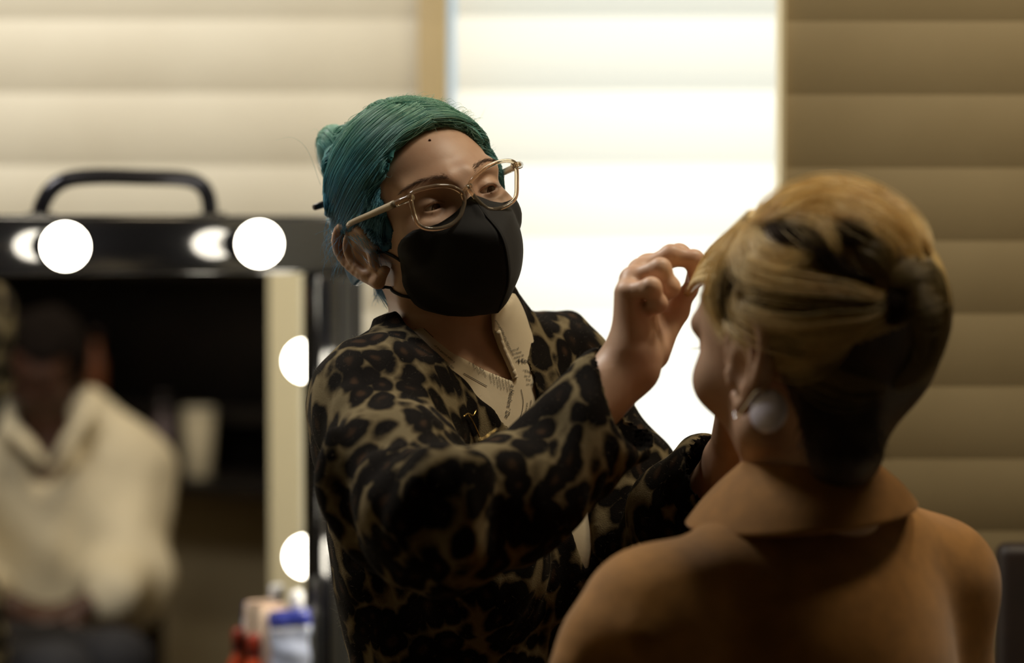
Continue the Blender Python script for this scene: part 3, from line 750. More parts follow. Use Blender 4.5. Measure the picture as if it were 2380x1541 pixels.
far = [(1093, 425), (1107, 408), (1140, 384), (1172, 374), (1194, 377), (1200, 392), (1201, 420), (1199, 456), (1184, 475), (1159, 485), (1136, 486), (1118, 474), (1101, 455), (1090, 440)]
def rim(px, name):
    pts = []
    for x, y in px:
        p = solve(x, y, 1, -.101)
        for _ in range(3): p = solve(x, y, 1, -.1045 + 1.6 * p[0] ** 2)
        pts.append(p)
    pts = np.array(pts); n = len(pts); ext = np.vstack([pts[-2:], pts, pts[:3]]); sm = spl(ext, (n + 4) * 6)[12:12 + n * 6]
    W_ = HX.pts(sm)
    o = MB().loop(W_, .0019, 12, up=HR @ A(0, -1, 0), flat=1.25).build(name, M_acet, gl_)
    c = W_.mean(0); V = [c] + list(W_); m = len(W_)
    mesh('lens', V, [(0, 1 + i, 1 + (i + 1) % m) for i in range(m)], M_lens, o)
    return pts
rn = rim(near, 'rim'); rf = rim(far, 'rim')
b0 = solve(1074, 452, 1, -.1045); b1 = solve(1094, 432, 1, -.1045); bm_ = (b0 + b1) / 2 + A(0, -.002, .002)
MB().tube(HX.pts(spl([b0, bm_, b1], 14)), .0021, 12).build('bridge', M_acet, gl_)
for s, src in ((-1, solve(953, 460, 1, -.097)), (1, solve(1197, 384, 1, -.097))):
    e0 = src + A(0, 0, .0); e1 = A(s * .0715, -.084, e0[2] + .0005)
    MB().tube(HX.pts(spl([e0 + A(-s * .003, -.0005, 0), e0 + A(s * .003, .001, 0), e1], 8)), .0030, 12).build('end_piece', M_acet, gl_)
    end = solve(812, 521, 0, -.0800) if s < 0 else A(.0800, .012, .036)
    pts = spl([e1, e1 * .55 + end * .45 + A(s * .0012, 0, .0), end, end + A(-s * .010, .020, -.004)], 26)
    MB().tube(HX.pts(pts), list(np.linspace(.0027, .0020, 26)), 12, flat=1.25, up=HR @ A(0, 0, 1)).build('temple', M_templ, gl_)
    if s < 0: MB().lathe(HX(*(e1 + A(-s * .001, -.004, -.0030))), [(.0012, 0), (.0012, .001), (.0006, .0014)], 12, HR @ A(s, -.4, 0)).build('rivet', M_sil, gl_)

# ---------------------------------------------------------------- black folded mask
M_mask = mottled('mask_black', lin(20, 20, 22), lin(15, 15, 17), 40, .85, .25, .0004, Sheen_Weight=.05)
seam = [(0, -.1005, .0137), (0, -.1085, -.0070), (0, -.123, -.0316), (0, -.1185, -.0545), (0, -.102, -.0765), (0, -.0665, -.0965)]
outl = [(0, -.1005, .0137), (-.010, -.098, .0095), (-.020, -.0945, .0040), (-.032, -.0885, .0005), (-.042, -.0805, -.001), (-.052, -.0670, -.001), (-.0585, -.0500, -.006), (-.0615, -.038, -.0155), (-.0610, -.0285, -.0306), (-.0560, -.0225, -.0456), (-.046, -.0230, -.0621), (-.030, -.0325, -.0771), (-.014, -.050, -.0905), (0, -.0665, -.0965)]
n, m = 46, 18; Sm = spl([A(*p) for p in seam], n); Ol = spl([A(*p) for p in outl], n); V = []; 
for s in (1, -1):
    for i in range(n):
        for k in range(m):
            v = k / (m - 1); p = Sm[i] * (1 - v) + Ol[i] * v
            w_ = math.sin(math.pi * (i / (n - 1)) ** 1.7); bul = math.sin(math.pi * v) * w_
            p = p + A(-.013 * bul, -.010 * bul, 0); V.append(HX(p[0] * s, p[1], p[2]))
Fm = []
for h in range(2):
    b = h * n * m
    for i in range(n - 1):
        for k in range(m - 1):
            q = (b + i * m + k, b + i * m + k + 1, b + (i + 1) * m + k + 1, b + (i + 1) * m + k); Fm.append(q if h == 0 else q[::-1])
V = np.array(V)
for i_, p in enumerate(V):
    l_, n_, _, _ = ST_T.find_nearest(Vector(p)); l_ = np.array(l_); n_ = np.array(n_)
    if (p - l_) @ n_ < .0022: V[i_] = l_ + n_ * .0022
mk = thing('face_mask', HX(0, -.1, -.04), 'black folded face mask over the nose and chin of the green haired person', 'mask')
mo = mesh('mask_body', V, np.array(Fm), M_mask, mk)
so = mo.modifiers.new('thick', 'SOLIDIFY'); so.thickness = .0012; so.offset = -1
MB().tube([HX(p[0], p[1] - .0006, p[2]) for p in Sm[2:-1]], .0008, 8).build('centre_seam', M_mask, mo)
M_strap = mat('elastic_black', lin(24, 24, 28), .8)
for s in (-1, 1):
    for a, b, nm in (((-.0605, -.036, -.0175), (-.072, -.004, .008), 'ear_loop'), ((-.0545, -.0228, -.050), (-.071, .004, -.030), 'ear_loop')):
        pts = []
        for t in np.linspace(0, 1, 12):
            p = A(*a) * (1 - t) + A(*b) * t; p[0] *= -s if s > 0 else 1
            q = HX(*(p * A(1, 1, 1))); r_ = ST_T.find_nearest(Vector(q)); pts.append(np.array(r_[0]) + np.array(r_[1]) * .0012)
        MB().tube(pts, .0014, 10).build(nm, M_strap, mk)

# ---------------------------------------------------------------- newsprint shirt
def poly_sd(px, py, poly):
    poly = np.array(poly, float); d = np.full(px.shape, 1e9); ins = np.zeros(px.shape, bool)
    for i in range(len(poly)):
        a, b = poly[i - 1], poly[i]; e = b - a; wx, wy = px - a[0], py - a[1]
        t = np.clip((wx * e[0] + wy * e[1]) / (e @ e), 0, 1); d = np.minimum(d, (wx - e[0] * t) ** 2 + (wy - e[1] * t) ** 2)
        c = (a[1] > py) != (b[1] > py)
        with np.errstate(divide='ignore', invalid='ignore'): xin = e[0] * (py - a[1]) / (e[1] if e[1] else 1e-9) + a[0]
        ins ^= c & (px < xin)
    return np.where(ins, -1, 1) * np.sqrt(d)
def neckline(f, poly, dmax, pxm):
    X, Y, Z = f.grid(); q = [X - CAM[0], Y - CAM[1], Z - CAM[2]]
    d = sum(q[i] * FWD[i] for i in range(3)); px = 1190 + F * sum(q[i] * RT[i] for i in range(3)) / d; py = 770.5 - F * sum(q[i] * UP[i] for i in range(3)) / d
    xs = [p[0] for p in poly]; ys = [p[1] for p in poly]
    M = (px > min(xs) - 60) & (px < max(xs) + 60) & (py > min(ys) - 60) & (py < max(ys) + 60) & (d < dmax + .03)
    sd = np.maximum(poly_sd(px[M], py[M], poly) / pxm, (d + 0 * px)[M] - dmax)
    f.F[M] = np.maximum(f.F[M], -sd)
shf = Field(axis(-.24, .20, .0024), axis(2.06, 2.52, .0024), axis(1.05, 1.50, .0024))
torso(shf, .008, TX); shf.u(rc(HX(0, -.012, -.085), TX(0, -.012, .008), .040, .048), k=.03)
shf.u(rc(TX(0, .012, .0), TX(0, .012, .055), .062, .056), k=.03)
top = half(TX(0, .01, .075), HR @ A(0, -.25, 1)); Xg, Yg, Zg = shf.grid(); shf.F = np.maximum(shf.F, -top(Xg, Yg, Zg).astype(np.float32))
vshirt = [(940, 690), (962, 738), (1005, 783), (1052, 822), (1110, 852), (1183, 884), (1192, 880), (1178, 850), (1158, 808), (1146, 770), (1140, 690)]
neckline(shf, vshirt, 2.27, 2480)
V, Q = surface(shf, 3)
M_news = mat('newsprint_cotton', lin(206, 192, 164), .8); v_ = coords(M_news); bump(M_news, noise(M_news, v_, 55, 3).outputs['Fac'], .25, .002)
V = V + normals(V, Q) * (noise3(V, 50, 21) * .0005)[:, None]
shirt = mesh('shirt', V, Q, M_news, st); SH_T = bvh(V, Q)
def fold_band(px, r, off=.002):
    return [cast(SH_T, x, y, off) if cast(SH_T, x, y) is not None else None for x, y in px]
# collar edges standing a little off the neck
def edge_roll(pxs, r):
    pts = [cast(SH_T, x, y, .001) for x, y in spl(pxs, 40)]; pts = [p for p in pts if p is not None]
    if len(pts) > 3: MB().tube(pts, r, 10).build('collar_edge', M_news, shirt)
edge_roll([(1155, 770), (1166, 806), (1184, 848), (1197, 880)], .0030)
# the print: each line of type laid on the cloth along its own direction
M_ink = mat('ink_black', lin(34, 30, 28), .8)
def type_line(txt, px, py, ang, cap, italic=0.0, squeeze=1.0, tree=None):
    cu = bpy.data.curves.new('type', 'FONT'); cu.body = txt; cu.size = 1.0; cu.shear = italic
    o = bpy.data.objects.new('type', cu); COL.objects.link(o); dg = bpy.context.evaluated_depsgraph_get(); dg.update()
    me = o.evaluated_get(dg).to_mesh(); V = np.array([v.co for v in me.vertices]); Fs = [list(p.vertices) for p in me.polygons]
    o.evaluated_get(dg).to_mesh_clear(); bpy.data.objects.remove(o); bpy.data.curves.remove(cu)
    sc = cap / .7; c, s = math.cos(math.radians(ang)), math.sin(math.radians(ang)); out = []; ok = []
    for v in V:
        x, y = v[0] * sc * squeeze, v[1] * sc
        h = cast(tree or SH_T, px + x * c + y * s, py + x * s - y * c, .0007); ok.append(h is not None); out.append(h if h is not None else CAM)
    out = np.array(out); keep = []
    for f in Fs:
        if all(ok[i] for i in f) and max(np.linalg.norm(out[f[i]] - out[f[0]]) for i in range(len(f))) < .03: keep.append(f)
    return out, keep
pr_ = MB()
def T_(*a, **k):
    V, Fs = type_line(*a, **k)
    if Fs: pr_.add(V, Fs)
def rule(px, wpx=1.3):
    pts = [cast(SH_T, x, y, .0007) for x, y in spl(px, 18)]; pts = [p for p in pts if p is not None]
    if len(pts) > 2: pr_.tube(pts, wpx / 2500 / 2, 6)
T_('by the cost', 941, 738, 50, 6)
T_('dating R', 1030, 797, 36, 11)
T_('of the period when p', 1008, 805, 40, 5); T_('and the ex-factory duti', 1003, 815, 41, 5); T_('the past year the duty', 1018, 837, 42, 5)
rule([(985, 765), (1006, 785)]); rule([(1077, 868), (1131, 898)])
for i, t in enumerate(('in his', 'is made in', 'increases by', 'increased 1.', 'ad is about', 'a')):
    T_(t, 1086 + i * 8, 836 + i * 4.6 - (i % 2) * 2, 66, 3.8)
for i, t in enumerate(('holders of', 'yearly that a', 'of the York be', 'special and he', 'it was just for', 'owned to when', 'the one by com')):
    T_(t, 1136 + i * 7.2, 868 + i * 2.6 - (i % 3) * 2, 80, 3.8)
T_("a Healers' De", 1187, 893, 101, 10, italic=.25)
rule([(1210, 905), (1215, 935), (1210, 965), (1200, 985)])
for i, t in enumerate(('people and that', 'of the year per', 'which are then', 'may be some', 'of the trade')):
    T_(t, 1150 + i * 6.4, 745 + i * 14, 58, 4.0)
for i, t in enumerate(('ants of', 'to have', 'many as', 'and on')): T_(t, 1186 + i * 4, 818 + i * 8, -18, 5.2)
T_('Hec', 1203, 846, -6, 12); T_('"The', 1214, 866, 0, 6.5); T_('be is', 1218, 876, 0, 5); T_('The', 1221, 885, 0, 5); T_('on as', 1222, 895, 2, 5)
for i, t in enumerate(('about and', 'and ere')): T_(t, 1232 - i * 9, 930 + i * 6, 100, 5)
prn = pr_.build('newsprint_type', M_ink, shirt, smooth=False)

# ---------------------------------------------------------------- leopard cardigan
def leopard(name):
    m = mat(name, lin(30, 26, 20), .95, Sheen_Weight=.04, Sheen_Roughness=.3, Specular_IOR_Level=.08); bs(m).inputs['Sheen Tint'].default_value = lin(220, 200, 165)
    v = coords(m); nz = noise(m, v, 14, 2); sub = N(m, 'ShaderNodeVectorMath', operation='SUBTRACT'); L(m, nz.outputs['Color'], sub.inputs[0]); sub.inputs[1].default_value = (.5, .5, .5)
    sc = N(m, 'ShaderNodeVectorMath', operation='SCALE'); L(m, sub.outputs[0], sc.inputs[0]); sc.inputs['Scale'].default_value = .05
    ad = N(m, 'ShaderNodeVectorMath', operation='ADD'); L(m, v, ad.inputs[0]); L(m, sc.outputs[0], ad.inputs[1])
    st_ = N(m, 'ShaderNodeVectorMath', operation='MULTIPLY'); L(m, ad.outputs[0], st_.inputs[0]); st_.inputs[1].default_value = (1.12, 1.0, .84)
    vo = N(m, 'ShaderNodeTexVoronoi', feature='F1'); vo.inputs['Scale'].default_value = 40; vo.inputs['Randomness'].default_value = .82; L(m, st_.outputs[0], vo.inputs['Vector'])
    n2 = noise(m, v, 120, 3); mm = N(m, 'ShaderNodeMath', operation='MULTIPLY_ADD'); L(m, n2.outputs['Fac'], mm.inputs[0]); mm.inputs[1].default_value = .20; L(m, vo.outputs['Distance'], mm.inputs[2])
    n3 = noise(m, v, 26, 2); mm2 = N(m, 'ShaderNodeMath', operation='MULTIPLY_ADD'); L(m, n3.outputs['Fac'], mm2.inputs[0]); mm2.inputs[1].default_value = .26; L(m, mm.outputs[0], mm2.inputs[2])
    c = ramp(m, mm2.outputs[0], [(.34, lin(56, 41, 29)), (.50, lin(22, 18, 15)), (.79, lin(16, 13, 11)), (.865, lin(80, 70, 51)), (.94, lin(106, 94, 70)), (1.0, lin(118, 106, 80))])
    L(m, c, bs(m).inputs['Base Color'])
    n4 = noise(m, v, 900, 2); bump(m, n4.outputs['Fac'], .5, .001); return m
M_leo = leopard('leopard_knit')
cf = Field(axis(-.27, .24, .0032), axis(1.86, 2.56, .0032), axis(.72, 1.52, .0034))
torso(cf, .013, TX, .05)
cf.u(rc(TX(0, .030, .0), TX(0, .030, .075), .072, .060), k=.04)
cf.u(*chain([P(905, 716, 2.22), TX(-.045, .055, .082), TX(.0, .078, .086), TX(.045, .06, .080), P(1158, 742, 2.36)], [.013] * 5), k=.02)
cf.u(rc(TX(0, .02, -.70), TX(0, .01, -.55), .16, .15), k=.06)
cf.F = np.maximum(cf.F, -(cf.F + .007))
top = half(TX(0, .0, .092), HR @ A(0, -.1, 1)); Xg, Yg, Zg = cf.grid(); cf.F = np.maximum(cf.F, -top(Xg, Yg, Zg).astype(np.float32))
vcar = [(900, 690), (913, 714), (970, 784), (1046, 862), (1120, 934), (1190, 998), (1260, 1110), (1310, 1215), (1365, 1325), (1390, 1240), (1384, 1160), (1300, 1050), (1250, 938), (1240, 880), (1216, 815), (1185, 765), (1150, 728), (1130, 690)]
neckline(cf, vcar, 2.275, 2480)
SLN = [sh_n + A(.004, .0, .0), P(912, 1110, 2.06), P(1015, 1222, 1.992), P(1192, 1150, 2.005), P(1335, 1030, 2.035), P(1448, 932, 2.062)]
cf.u(*chain([TX(-.105, .01, -.045), SLN[0]], [.060, .059]), k=.04)
cf.u(*chain(SLN, [.059, .058, .057, .048, .044, .050]), k=.02)
cf.u(rc(P(1170, 1215, 2.01), P(1340, 1060, 2.045), .016, .016), k=.03)       # the sleeve hangs below the forearm
SLF = [sh_f, P(1432, 1125, 2.31), el_f, P(1600, 1190, 2.19), P(1705, 1092, 2.135)]
cf.u(*chain([TX(.11, .01, -.045), SLF[0]], [.066, .060]), k=.04)
cf.u(*chain(SLF, [.058, .054, .052, .048, .040]), k=.02)
cf.u(rc(P(1622, 1040, 2.17), P(1640, 1100, 2.16), .010, .03), k=.02)
for pl, dd, r in (([(770, 1010), (790, 1130), (850, 1245), (950, 1322)], 2.03, .010), ([(915, 1070), (880, 1140), (900, 1240)], 1.985, .010), ([(1075, 1080), (985, 1130), (935, 1230)], 1.945, .011),
                  ([(1010, 1100), (930, 1130), (890, 1190)], 1.965, .009), ([(1100, 1085), (1060, 1180), (1075, 1290)], 1.940, .010), ([(820, 950), (900, 1000), (1000, 1040)], 2.09, .010), ([(830, 1020), (930, 1050), (1040, 1085)], 2.045, .010)):
    q = [P(x, y, dd) for x, y in spl(pl, 10)]; cf.u(*chain(q, list(r * np.sin(np.linspace(.35, 2.8, 10)) + .003)), k=.018)
# cuffs: cut square and hollow
dn = SLN[-1] - SLN[-2]; dn /= np.linalg.norm(dn); df = SLF[-1] - SLF[-2]; df /= np.linalg.norm(df)
def big(c, n, r=.12):
    c = np.asarray(c, float); n = np.asarray(n, float)
    def fn(X, Y, Z):
        s_ = -((X - c[0]) * n[0] + (Y - c[1]) * n[1] + (Z - c[2]) * n[2]); return np.maximum(s_, np.sqrt((X - c[0]) ** 2 + (Y - c[1]) ** 2 + (Z - c[2]) ** 2) - r)
    return fn, c - r, c + r
cutn = dn * .75 + A(.15, -.60, -.05); cutn /= np.linalg.norm(cutn)
cf.sub(big(P(1432, 922, 2.045), cutn, .10), k=.004)
cf.sub(*chain([SLN[4], SLN[5], SLN[5] + dn * .08], [.036, .0445, .049]), k=.004)
cf.sub(rc(P(1385, 1015, 2.05), P(1430, 970, 2.055) + dn * .05, .018, .024), k=.004)
cf.sub(big(P(1700, 1090, 2.138), df, .09), k=.004); cf.sub(*chain([SLF[3], SLF[4], SLF[4] + df * .08], [.034, .040, .042]), k=.004)
V, Q = surface(cf, 3); Nn = normals(V, Q)
de = np.exp(-(np.linalg.norm(V - SLN[2], axis=1) / .13) ** 2)
V = V + Nn * (noise3(V * A(1, 1, 1.0), 42, 31) * (.0022 + .0042 * de) + noise3(V * A(1.2, 1, .45), 110, 32) * .0012)[:, None]
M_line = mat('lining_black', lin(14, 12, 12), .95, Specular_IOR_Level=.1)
card = mesh('cardigan', V, Q, [M_leo, M_line], st); fc = V[Q].mean(1); fn = Nn[Q].mean(1); mi = np.zeros(len(Q), np.int32)
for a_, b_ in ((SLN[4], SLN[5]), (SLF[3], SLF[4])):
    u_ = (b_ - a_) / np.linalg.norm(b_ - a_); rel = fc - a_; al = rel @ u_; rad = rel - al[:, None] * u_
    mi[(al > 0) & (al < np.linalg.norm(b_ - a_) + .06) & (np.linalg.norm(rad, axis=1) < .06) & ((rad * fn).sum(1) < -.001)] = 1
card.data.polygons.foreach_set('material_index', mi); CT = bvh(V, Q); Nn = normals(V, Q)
# ribbed front band and buttonless edge
# short raised nap that catches the light along the edges
ri = np.random.default_rng(40); idx = ri.choice(len(V), 18000); fz = []
for i in idx:
    t = ri.normal(size=3) * .7 + Nn[i]; t /= np.linalg.norm(t); l = ri.uniform(.0012, .0038); p = V[i] + ri.normal(size=3) * .0008
    fz.append(np.array([p, p + t * l * .5, p + (t + ri.normal(size=3) * .35) * l]))
tag(strands('nap', fz, .00005, .00002, mat('nap_fibre', lin(150, 138, 116), .8), card), 'short fuzzy nap on the knit', kind='stuff')
# brooch: a fine wire pin on the near front of the cardigan
bp = [cast(CT, *p, .0025) for p in spl([(1082, 965), (1096, 985), (1112, 1018), (1110, 1028), (1126, 1026), (1146, 1012), (1156, 1004)], 30)]
bq = [cast(CT, *p, .003) for p in spl([(1070, 970), (1080, 962), (1092, 966), (1100, 954)], 12)]
if all(p is not None for p in bp + bq):
    br_ = thing('brooch', bp[0], 'fine gold wire brooch pinned on the front of the leopard cardigan', 'brooch')
    M_gold = mat('gold_wire', lin(206, 176, 110), .3, Metallic=1.0)
    MB().tube(bp, .0007, 8).build('pin', M_gold, br_); MB().tube(bq, .0007, 8).build('bar', M_gold, br_)
# trousers and shoes (below the frame)
tf = Field(axis(-.26, .26, .008), axis(2.0, 2.6, .008), axis(.05, .86, .008)); M_tr = mat('trousers_black', lin(26, 25, 28), .8)
for s in (-1, 1):
    tf.u(*chain([TX(s * .075, .0, -.60), TX(s * .085, -.01, -.92), TX(s * .09, .02, -1.28)], [.088, .062, .058]), k=.03)
tf.u(xel(TX, (0, .005, -.58), (.165, .118, .11)), k=.03)
V, Q = surface(tf, 2); mesh('trousers', V, Q, M_tr, st)
def shoe(X, c, yaw, parent, m):
    f = Field(axis(c[0] - .18, c[0] + .18, .006), axis(c[1] - .18, c[1] + .18, .006), axis(0.0, .16, .005)); R = np.array([[math.cos(yaw), -math.sin(yaw), 0], [math.sin(yaw), math.cos(yaw), 0], [0, 0, 1]])
    S_ = Xf(R, c); f.u(xrc(S_, (0, .05, .04), (0, -.13, .032), .038, .034), xrc(S_, (0, .05, .05), (0, .04, .10), .04, .042), k=.03)
    Xg, Yg, Zg = f.grid(); f.F = np.maximum(f.F, (.004 - Zg).astype(np.float32)); V, Q = surface(f, 2); return mesh('shoe', V, Q, m, parent)
for s in (-1, 1):
    c = TX(s * .09, .0, 0); shoe(None, A(c[0], c[1], 0), TYAW, st, mat('shoe_black', lin(22, 22, 22), .4))
# ------------------------------------------------------------------ the seated person in the camel coat
CR = rot(180 + 36, 6, 2); CX = Xf(CR, P(1890, 843, 1.93), 1.07)
cb_ = Field(axis(.0, .48, .005, [(CX.c[0] - .10, CX.c[0] + .10, .0022)]), axis(1.72, 2.32, .005, [(1.82, 2.05, .0022)]), axis(.62, 1.56, .006, [(CX.c[2] - .12, CX.c[2] + .135, .0022)]))
head_prims(cb_, CX, detail=False)
for s in (-1, 1): ear_prims(cb_, CX, s)
nb = P(1895, 1105, 1.945)
cb_.u(rc(CX(0, .022, -.03), nb, .047, .044), k=.02); cb_.u(rc(CX(0, -.012, -.055), nb + A(-.006, .012, 0), .032, .038), k=.02)
cL, cRj = P(1520, 1440, 1.87), P(2165, 1355, 2.015); ceL, ceR = P(1468, 1790, 1.87), P(2185, 1760, 2.03)
cM = (cL + cRj) / 2; cf_ = A(-.46, .89, 0)     # the way the trunk faces
hip = A(cM[0] + .01, cM[1] + .02, .745)
cb_.u(rc(nb - A(0, 0, .05), cM + A(0, .01, -.03), .05, .07), rc(cL, cRj, .038), k=.04)
cb_.u(rc(cM + A(0, .01, -.05), hip, .088, .10), k=.04)
lapc = A(hip[0] - .01, hip[1] + .12, .842)
wl, wr_c = lapc + A(-.05, -.03, .0), lapc + A(.05, -.03, .0)
cb_.u(*chain([cL, ceL], [.042, .036]), k=.02); cb_.u(rc(ceL, wl, .034, .025), k=.01)
cb_.u(*chain([cRj, ceR], [.042, .036]), k=.02); cb_.u(rc(ceR, wr_c, .034, .025), k=.01)
for w_, s in ((wl, -1), (wr_c, 1)):
    d = A(-.25 * -s * -1, .9, -.05); d /= np.linalg.norm(d); n = A(0, 0, -1) - d * (d @ A(0, 0, -1)); n /= np.linalg.norm(n)
    hand_prims(cb_, w_, Xf(np.stack([np.cross(d, n), d, n], 1), w_), .5, -s)
V, Q = surface(cb_, 3)
M_skin2 = skin('skin_warm', lin(198, 162, 136), lin(184, 146, 122))
cl = tag(mesh('person', V, Q, M_skin2), 'seated person seen from behind with blonde upswept hair and a camel coat', 'person')
CL_T = bvh(V, Q)
lashes = [np.array([CX(.0315 + .013 * u, -.082, .019), CX(.033 + .013 * u, -.084, .0185), CX(.0335 + .013 * u, -.0855, .019)]) for u in np.linspace(-1, 1, 30)]
strands('eyelash', lashes, .0003, .0001, M_hairdark, cl)
# hair volume
ch = Field(axis(.10, .42, .0025), axis(1.76, 2.08, .0025), axis(1.30, 1.60, .0025))
ch.u(xel(CX, (0, .014, .046), (.071, .088, .074)), xel(CX, (0, -.022, .040), (.0595, .0605, .064)), k=.02)
ch.u(el(P(1930, 690, 1.92), (.080, .083, .076)), k=.03); ch.u(el(P(2055, 735, 1.915), (.047, .06, .060)), k=.03)
ch.u(el(P(2000, 870, 1.90), (.046, .05, .034)), k=.03)
ch.u(rc(P(1950, 890, 1.895), P(1948, 1040, 1.898), .044, .036), k=.03)
Xg, Yg, Zg = ch.grid(); q = [(CR[0, i] * (Xg - CX.c[0]) + CR[1, i] * (Yg - CX.c[1]) + CR[2, i] * (Zg - CX.c[2])) for i in range(3)]
facec = np.maximum(-(q[1] + .058), q[2] - .062); facec = np.minimum(-(q[1] + .030) + 0 * q[2], .055 - q[2])
sidec = np.minimum(np.minimum(.022 - q[2], .030 - q[1]), 1 + 0 * q[0])
ch.F = np.maximum(ch.F, np.maximum(facec, sidec).astype(np.float32))
V, Q = surface(ch, 3)
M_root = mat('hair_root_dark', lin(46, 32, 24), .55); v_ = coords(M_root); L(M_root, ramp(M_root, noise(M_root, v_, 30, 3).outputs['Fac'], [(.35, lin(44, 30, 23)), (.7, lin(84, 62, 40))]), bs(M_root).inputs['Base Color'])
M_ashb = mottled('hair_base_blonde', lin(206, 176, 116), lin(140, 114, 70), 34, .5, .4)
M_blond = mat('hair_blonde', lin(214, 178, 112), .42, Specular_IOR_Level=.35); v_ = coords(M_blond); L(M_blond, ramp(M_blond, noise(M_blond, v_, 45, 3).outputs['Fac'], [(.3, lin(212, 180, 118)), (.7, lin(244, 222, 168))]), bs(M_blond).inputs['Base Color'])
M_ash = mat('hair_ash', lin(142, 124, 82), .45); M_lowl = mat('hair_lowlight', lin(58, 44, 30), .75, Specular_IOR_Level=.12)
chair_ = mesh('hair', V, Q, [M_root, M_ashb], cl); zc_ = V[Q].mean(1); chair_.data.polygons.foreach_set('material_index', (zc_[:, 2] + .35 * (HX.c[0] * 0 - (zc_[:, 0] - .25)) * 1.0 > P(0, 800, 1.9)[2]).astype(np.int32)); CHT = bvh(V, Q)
def cz(p): return (1560 + p[0] * .4283, 420 + p[1] * .4283)
LK = [  # (path in the crop's pixels, half width m, height m, material, strands)
 ('b', .013, .008, [(470, 210), (560, 140), (750, 70), (950, 65), (1150, 130), (1320, 260), (1395, 400)]),
 ('b', .013, .008, [(430, 240), (600, 190), (780, 130), (960, 130), (1130, 200), (1270, 310), (1340, 430)]),
 ('b', .011, .007, [(520, 230), (700, 185), (900, 205), (1080, 260), (1220, 350), (1300, 440)]),
 ('b', .010, .009, [(430, 260), (400, 400), (440, 500), (560, 560), (750, 590), (950, 605), (1160, 640)]),
 ('b', .010, .008, [(470, 230), (440, 340), (480, 430), (600, 475), (720, 440), (800, 395)]),
 ('b', .008, .008, [(620, 210), (760, 265), (850, 340), (905, 440)]),
 ('b', .010, .008, [(900, 120), (1000, 210), (1140, 300), (1230, 430)]),
 ('b', .011, .010, [(385, 560), (390, 660), (440, 725), (560, 765), (750, 785), (900, 765), (1050, 745), (1180, 685)]),
 ('b', .011, .009, [(310, 760), (440, 840), (560, 900), (700, 955), (830, 925), (960, 850)]),
 ('b', .009, .008, [(620, 840), (780, 860), (900, 825), (1060, 790)]),
 ('b', .012, .005, [(420, 215), (330, 330), (270, 460), (230, 580), (205, 700), (225, 790), (310, 815)]),
 ('b', .012, .005, [(460, 215), (390, 330), (330, 430), (290, 560), (280, 700), (300, 790)]),
 ('a', .009, .010, [(1190, 575), (1290, 510), (1390, 480)]), ('a', .009, .010, [(1220, 660), (1330, 625), (1440, 640)]), ('a', .008, .009, [(1250, 690), (1370, 690), (1450, 670)]),
 ('a', .011, .007, [(1390, 430), (1430, 560), (1430, 780), (1370, 980), (1250, 1110)]), ('a', .010, .006, [(1330, 720), (1380, 850), (1330, 1010), (1210, 1120)]),
 ('a', .011, .006, [(640, 960), (820, 1050), (980, 1110), (1160, 1130)]), ('a', .009, .006, [(1000, 360), (1100, 420), (1180, 520)]),
 ('a', .009, .006, [(520, 500), (620, 530), (760, 520), (900, 560)]),
 ('a', .010, .006, [(780, 600), (950, 640), (1100, 680)]), ('a', .010, .006, [(560, 820), (700, 900), (820, 880)]),
 ('d', .013, .006, [(350, 410), (320, 540), (320, 680), (370, 790)]), ('d', .014, .006, [(430, 610), (580, 655), (780, 690), (980, 705), (1150, 690)]),
 ('d', .009, .006, [(540, 225), (620, 290), (740, 310), (840, 410), (940, 510), (1100, 560)]),
 ('d', .008, .006, [(860, 240), (1000, 300), (1120, 360)]),
 ('d', .008, .007, [(1180, 600), (1210, 680), (1190, 780)]), ('d', .008, .006, [(600, 850), (700, 870), (760, 890)])]
rk = np.random.default_rng(77); SB = {'b': [], 'a': [], 'd': []}; TB = {'b': MB(), 'a': MB(), 'd': MB()}
for kind, wd, ht, path in LK:
    c = [cast(CHT, *cz(p)) for p in spl(path, 18)]; nn = []
    c = [p for p in c if p is not None]
    if len(c) < 4: continue
    c = spl(c, 18); nn = np.array([np.array(CHT.find_nearest(Vector(p))[1]) for p in c])
    for it in range(2): nn[1:-1] = (nn[:-2] + nn[1:-1] + nn[2:]) / 3
    nn /= np.linalg.norm(nn, axis=1, keepdims=True)
    pr = np.sin(np.linspace(.30, math.pi - .25, 18)); lift = {'b': .5, 'a': .35, 'd': .45}[kind]
    ctr = c + nn * (ht * lift * pr)[:, None]
    if kind == 'b': TB[kind].tube(ctr - nn * .001, list(np.maximum(wd * .62 * pr, .001)), 12, flat=.6, up=nn[0])
    for i in range({'b': 240, 'a': 200, 'd': 340}[kind]):
        a = rk.uniform(0, 2 * math.pi); rr = abs(rk.normal()) * .8 + .25; tg = np.gradient(c, axis=0); bn = np.cross(tg, nn); bn /= np.maximum(np.linalg.norm(bn, axis=1, keepdims=True), 1e-9)
        o = ctr + bn * (wd * .95 * rr * math.cos(a) * pr)[:, None] + nn * (ht * .75 * rr * math.sin(a) * pr)[:, None] + bn * (.0012 * np.sin(np.linspace(0, rk.uniform(2, 9), 18) + a))[:, None]
        SB[kind].append(o)
MS = {'b': (M_blond, 'blonde_lock'), 'a': (M_ash, 'ash_lock'), 'd': (M_lowl, 'dark_lock')}
for k in 'bad':
    if TB[k].V: TB[k].build(MS[k][1], MS[k][0], chair_)
    strands(MS[k][1] + '_strands', SB[k], .00022, .00012, MS[k][0], chair_)
